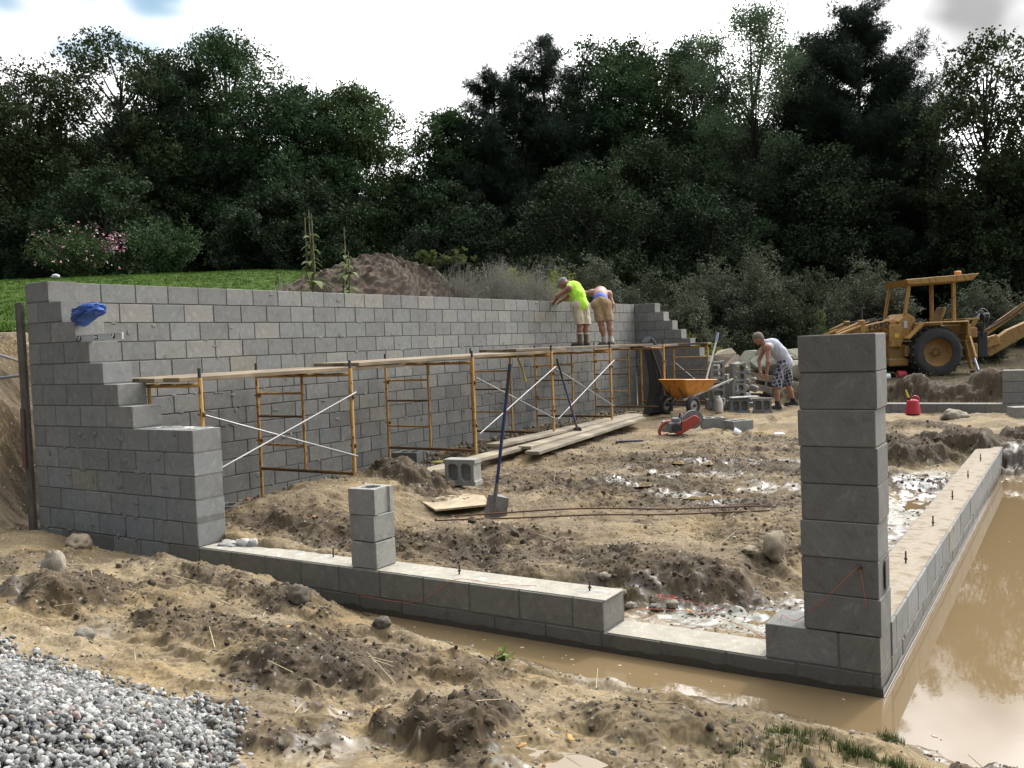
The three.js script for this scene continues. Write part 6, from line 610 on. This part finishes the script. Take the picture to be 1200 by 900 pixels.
// flowering shrub, stone and small tree on the lawn
{ const t = shrub('flowering_shrub', 'flowering shrub with pink and white blossoms at the back of the lawn', 'shrub', -30.31, -14.54, 7.1, 1.6, { mat: greens[2], geo: leafG[1], stems: 30, n: 14, spread: 0.35, leafS: 0.6, seed: 2100 }); const q = RNG(2101), fl = [], fw = []; for (let i = 0; i < 170; i++) { const a = q() * 6.28, h = 0.5 + 1.6 * q(), r = 1.5 * Math.sqrt(1 - (h - 0.8) ** 2 / 3) * (0.7 + 0.4 * q()), right = q() < 0.6; const px = right ? 1.4 + 0.9 * (q() - 0.5) : Math.cos(a) * r, pz = right ? -0.75 + 0.9 * (q() - 0.5) : Math.sin(a) * r; (q() < 0.55 ? fl : fw).push(at(leafCluster(4, 0.02, 0.075, 0.06, i + 9), px, right ? 1.0 + 0.7 * q() : h, pz)); } part('blossom', merge(fl), std({ color: lin(0.5, 0.2, 0.3), side: THREE.DoubleSide }), t).userData.kind = 'stuff'; part('white_blossom', merge(fw), std({ color: lin(0.55, 0.45, 0.47), side: THREE.DoubleSide }), t).userData.kind = 'stuff'; }
shrub('shrub', 'rounded green shrub on the lawn right of the flowering shrub', 'shrub', -27.48, -16.35, 7.2, 1.25, { mat: greens[0], geo: leafG[2], stems: 26, n: 16, spread: 0.3, leafS: 0.6, seed: 2110 });
solo('white_stone', blob(0.17, 0.1, 0.12, 77, 0.3, 2), std({ color: lin(0.4, 0.4, 0.4) }), 'small white stone at the foot of the flowering shrub on the lawn', 'stone', null, [-28.93, base(-28.93, -12.94) + 0.1, -12.94]);
// heap of earth behind the wall, with brush on and beside it
{ const cx = -12.75, cz = -11.35, g = new THREE.CircleGeometry(3.6, 96, 0, 6.2832); const rings = 60, seg = 120, p = [], idx = []; const hf = (x, z) => { const dx = x - cx, dz = z - cz, d = Math.hypot(dx * 1.0, dz * 1.0), n = 0.35 * fbm(x * 0.8, z * 0.8, 3); return base(x, z) - 0.15 + 1.72 * Math.max(0, 1 - Math.pow(clamp(d / (3.1 + n)), 1.45)) + 0.11 * fbm(x * 2.2, z * 2.2, 4) + 0.09 * fbm(x * 6, z * 6, 4) + 0.25 * sm(0.9, 0, Math.hypot(dx - 0.8, dz + 0.7)); }; for (let i = 0; i <= rings; i++) for (let j = 0; j < seg; j++) { const r = 3.3 * i / rings, a = j / seg * 6.2832, x = cx + Math.cos(a) * r, z = cz + Math.sin(a) * r; p.push(x, hf(x, z), z); if (i) { const A = (i - 1) * seg + j, B = (i - 1) * seg + (j + 1) % seg, C = i * seg + j, D = i * seg + (j + 1) % seg; idx.push(A, D, C, A, B, D); } } const gg = new THREE.BufferGeometry(); gg.setAttribute('position', new THREE.Float32BufferAttribute(p, 3)); gg.setIndex(idx); gg.computeVertexNormals(); boxUV(gg); solo('dirt_mound', gg, std({ color: lin(0.10, 0.069, 0.044), map: speckMap, bumpMap: speckMap, bumpScale: 0.05, roughness: 1, side: THREE.DoubleSide }), 'heap of brown earth behind the long block wall', 'dirt mound');
  const q = RNG(61), wx = cx + 0.85, wz = cz - 0.6, wy = hf(wx, wz); const t = thing('weed_clump', 'bright arching weed on the right shoulder of the earth heap', 'weed', [wx, wy, wz]), st = [], list = []; for (let i = 0; i < 30; i++) { const right = q() < 0.7, a = right ? q() * 0.8 - 0.1 : 1.0 + 1.6 * q(), L = (right ? 0.95 : 0.45) * (0.25 + 0.85 * q()), e = [0.844 * Math.cos(a) * L, Math.sin(a) * L * 0.7 + 0.12, -0.536 * Math.cos(a) * L + 0.35 * (q() - 0.5)], m = [e[0] * 0.45, e[1] * 0.75 + 0.1, e[2] * 0.45]; st.push(tube([[0, -0.05, 0], m, e], 0.004, 6, 3)); for (let k = 0; k < (right ? 3 : 6); k++) { const u = 0.3 + 0.7 * q(); list.push([mix(m[0], e[0], u) + 0.05 * (q() - 0.5), mix(m[1], e[1], u) + 0.05 * (q() - 0.5), mix(m[2], e[2], u), 0.5 + 0.4 * q(), q() * 6, q() * 6, q() * 6, 0.7 + 0.6 * q()]); } } part('stems', merge(st), std({ color: lin(0.10, 0.09, 0.05) }), t); crown(t, leafCluster(9, 0.06, 0.11, 0.03, 740), bright, list, 'foliage'); }
const dryM = leafMat(0.25, 0.235, 0.21, 0.25), dryBark = std({ color: lin(0.24, 0.22, 0.195) });
[[-11.3, -12.1, 3.95, 0.9, 'dry grey brush right of the earth heap, the left clump'], [-10.75, -12.9, 4.1, 0.9, 'dry grey brush right of the earth heap, the middle clump'], [-10.3, -13.8, 3.95, 0.8, 'dry grey brush right of the earth heap, the right clump']].forEach(([x, z, top, r, lab], i) => shrub('dry_brush', lab, 'brush', x, z, top, r, { mat: dryM, bark: dryBark, stems: 130, n: 14, spread: 0.16, leafS: 0.6, geo: leafCluster(18, 0.16, 0.13, 0.008, 700 + i, true), seed: 2200 + i }));
[[-11.3, -14.6, 4.0, 0.7, 'yellow green weeds left of the lime shirted man'], [-10.7, -15.6, 3.9, 0.7, 'yellow green weeds just above the head of the lime shirted man'], [-7.6, -17.3, 1.9, 0.8, 'yellowish weeds behind the stepped far wall']].forEach(([x, z, top, r, lab], i) => shrub('weeds', lab, 'weeds', x, z, top, r, { mat: yelG, stems: 40, n: 20, spread: 0.14, leafS: 0.8, seed: 2300 + i }));
shrub('sapling', 'slender green sapling left of the loader arms', 'sapling', -5.5, -21.4, 2.6, 0.16, { mat: bright, stems: 5, n: 26, spread: 0.1, leafS: 0.8, seed: 2310 });
// mulleins: tall seed stalks above a rosette of big soft leaves
function mullein(label, x, z, top, spikes, seed) { const q = RNG(seed), y0 = base(x, z) - 0.1, Ht = top - y0, t = thing('mullein', label, 'plant', [x, y0, z]); const m1 = std({ color: lin(0.11, 0.13, 0.045) }), m2 = std({ color: lin(0.12, 0.105, 0.05) }); part('stalk', rod([0, 0, 0], [0.02, Ht * 0.75, 0], 0.025, 0.016, 7), m1, t);
  spikes.forEach(([dx, h0, h1], i) => { const g = new THREE.CylinderGeometry(0.008, 0.017, (h1 - h0) * Ht, 8, 26), p = g.attributes.position; for (let k = 0; k < p.count; k++) { const f = 1 + 0.5 * N3(p.getX(k) * 90, p.getY(k) * 40, p.getZ(k) * 90 + i); p.setX(k, p.getX(k) * f); p.setZ(k, p.getZ(k) * f); } g.computeVertexNormals(); part('spike', at(g, dx, (h0 + h1) / 2 * Ht, 0.03 * (i % 2)), m2, t); part('branch', rod([0.01, (h0 - 0.12) * Ht, 0], [dx, h0 * Ht, 0.03 * (i % 2)], 0.012, 0.012, 5), m1, t); });
  const lm = leafMat(0.15, 0.19, 0.07, 0.4); for (let i = 0; i < 44; i++) { const f = i / 44, a = i * 2.4 + q() * 1.5, L = mix(0.5, 0.18, f) * (0.55 + 0.75 * q()), W = L * 0.33, g = new THREE.PlaneGeometry(W, L, 2, 5), p = g.attributes.position; for (let k = 0; k < p.count; k++) { const u = p.getY(k) / L + 0.5; const w = Math.sin(Math.PI * Math.min(1, u * 0.9 + 0.08)); p.setXYZ(k, p.getX(k) * w, u * L * (0.75 - 0.1 * u) , 0); const out = u * L * 0.85, up = (u * 0.55 - u * u * 0.75) * L * 1.1; p.setXYZ(k, p.getX(k), up, out); } g.computeVertexNormals(); part('leaf', g, lm, t, [0, (0.3 + (f + 0.12 * (q() - 0.5)) * 0.52) * Ht, 0], [0.5 * (q() - 0.5), a, 0.5 * (q() - 0.5)]); } return t; }
mullein('tall many spiked mullein stalk rising behind the wall, the left one', -10.31, -6.35, 4.5, [[0, 0.62, 1.0], [-0.07, 0.6, 0.95], [0.06, 0.6, 0.97], [0.1, 0.56, 0.82], [-0.1, 0.55, 0.8]], 3000); mullein('shorter mullein stalk rising behind the wall, the right one', -10.0, -6.88, 4.22, [[0, 0.55, 1.0], [0.1, 0.58, 0.82], [-0.08, 0.5, 0.7]], 3001);
shrub('tall_grass', 'thin dry grass stalks at the edge of the lawn left of the mulleins', 'grass', -11.3, -6.6, 3.55, 0.4, { mat: dryM, bark: dryBark, stems: 40, n: 3, spread: 0.05, leafS: 0.5, geo: leafCluster(8, 0.05, 0.12, 0.008, 720, true), seed: 2400 });
// grass on the near bank
{ const q = RNG(81), bl2 = new THREE.BufferGeometry(), p = []; for (let i = 0; i < 7; i++) { const a = q() * 6.3, x = (q() - 0.5) * 0.03, z = (q() - 0.5) * 0.03, h = 0.05 + 0.05 * q(), w = 0.0022, lx = Math.cos(a) * 0.035, lz = Math.sin(a) * 0.035; const A = [x - w * Math.sin(a), 0, z + w * Math.cos(a)], B = [x + w * Math.sin(a), 0, z - w * Math.cos(a)], C = [x + lx * 0.4 - w * 0.8 * Math.sin(a), h * 0.65, z + lz * 0.4 + w * 0.8 * Math.cos(a)], D = [x + lx * 0.4 + w * 0.8 * Math.sin(a), h * 0.65, z + lz * 0.4 - w * 0.8 * Math.cos(a)], E = [x + lx, h, z + lz]; p.push(...A, ...B, ...C, ...C, ...B, ...D, ...C, ...D, ...E); } bl2.setAttribute('position', new THREE.Float32BufferAttribute(p, 3)); bl2.computeVertexNormals();
  const list = [], cen = [[-0.19, 1.05, 0.1, 150], [-0.05, 1.2, 0.16, 120], [0.12, 1.22, 0.10, 170], [0.3, 1.25, 0.10, 150], [0.45, 1.3, 0.12, 130], [-0.28, 1.0, 0.05, 60], [-2.02, 0.62, 0.035, 40], [0.16, 0.72, 0.05, 50], [0.6, 1.3, 0.2, 160], [-0.1, 1.5, 0.3, 120]]; for (const [x, z, s, n] of cen) for (let i = 0; i < n; i++) { const X = x + (q() + q() + q() - 1.5) * s, Z = z + (q() + q() + q() - 1.5) * s; if (H(X, Z) < WL + 0.01) continue; list.push([X, H(X, Z) - 0.004, Z, 0.3 + 0.6 * q() * q(), 0, q() * 6.3, 1]); }
  const im = new THREE.InstancedMesh(bl2, leafMat(0.06, 0.09, 0.032, 0.35), list.length), M = new THREE.Matrix4(), Q = new THREE.Quaternion(); list.forEach((l, i) => { Q.setFromEuler(new THREE.Euler((q() - 0.5) * 0.5, l[5], (q() - 0.5) * 0.5)); M.compose(new THREE.Vector3(l[0], l[1], l[2]), Q, new THREE.Vector3(l[3], l[3], l[3])); im.setMatrixAt(i, M); const k = 0.6 + 0.8 * q(), y = q(); im.setColorAt(i, new THREE.Color().setRGB(k * (1 + y * 0.5), k * 1.05, k * 0.9)); }); im.name = 'bank_grass'; tag(im, 'small tufts of green grass on the near bank of the pool', 'grass', null, 'stuff'); scene.add(im);
  const m = solo('leafy_weed', at(leafCluster(14, 0.04, 0.07, 0.03, 730), 0, 0, 0), leafMat(0.16, 0.2, 0.05, 0.4), 'tiny green weed on the trench edge in front of the low wall', 'weed', null, [-1.98, H(-1.98, 0.6) + 0.03, 0.6]); }


{ const q = RNG(4321), list = []; for (let i = 0; i < 1500; i++) { const x = -13 + 19 * q(), z = -19 - 12 * q(), k = fbm(x * 0.5, z * 0.5, 2); if (k < -0.05 + 0.3 * (q() - 0.5)) continue; list.push([x, base(x, z) + 0.03 + 0.08 * q(), z, 0.4 + 0.5 * q(), q() * 6, q() * 6, q() * 6, 0.6 + 0.8 * q()]); } const g = new THREE.Group(); const im = crown(g, leafCluster(20, 0.14, 0.16, 0.014, 760, true), leafMat(0.11, 0.115, 0.05, 0.35), list, 'ground_weeds'); g.remove(im); tag(im, 'low rough weeds on the bare ground about the backhoe', 'weeds', null, 'stuff'); scene.add(im); }
renderer.render(scene, camera);
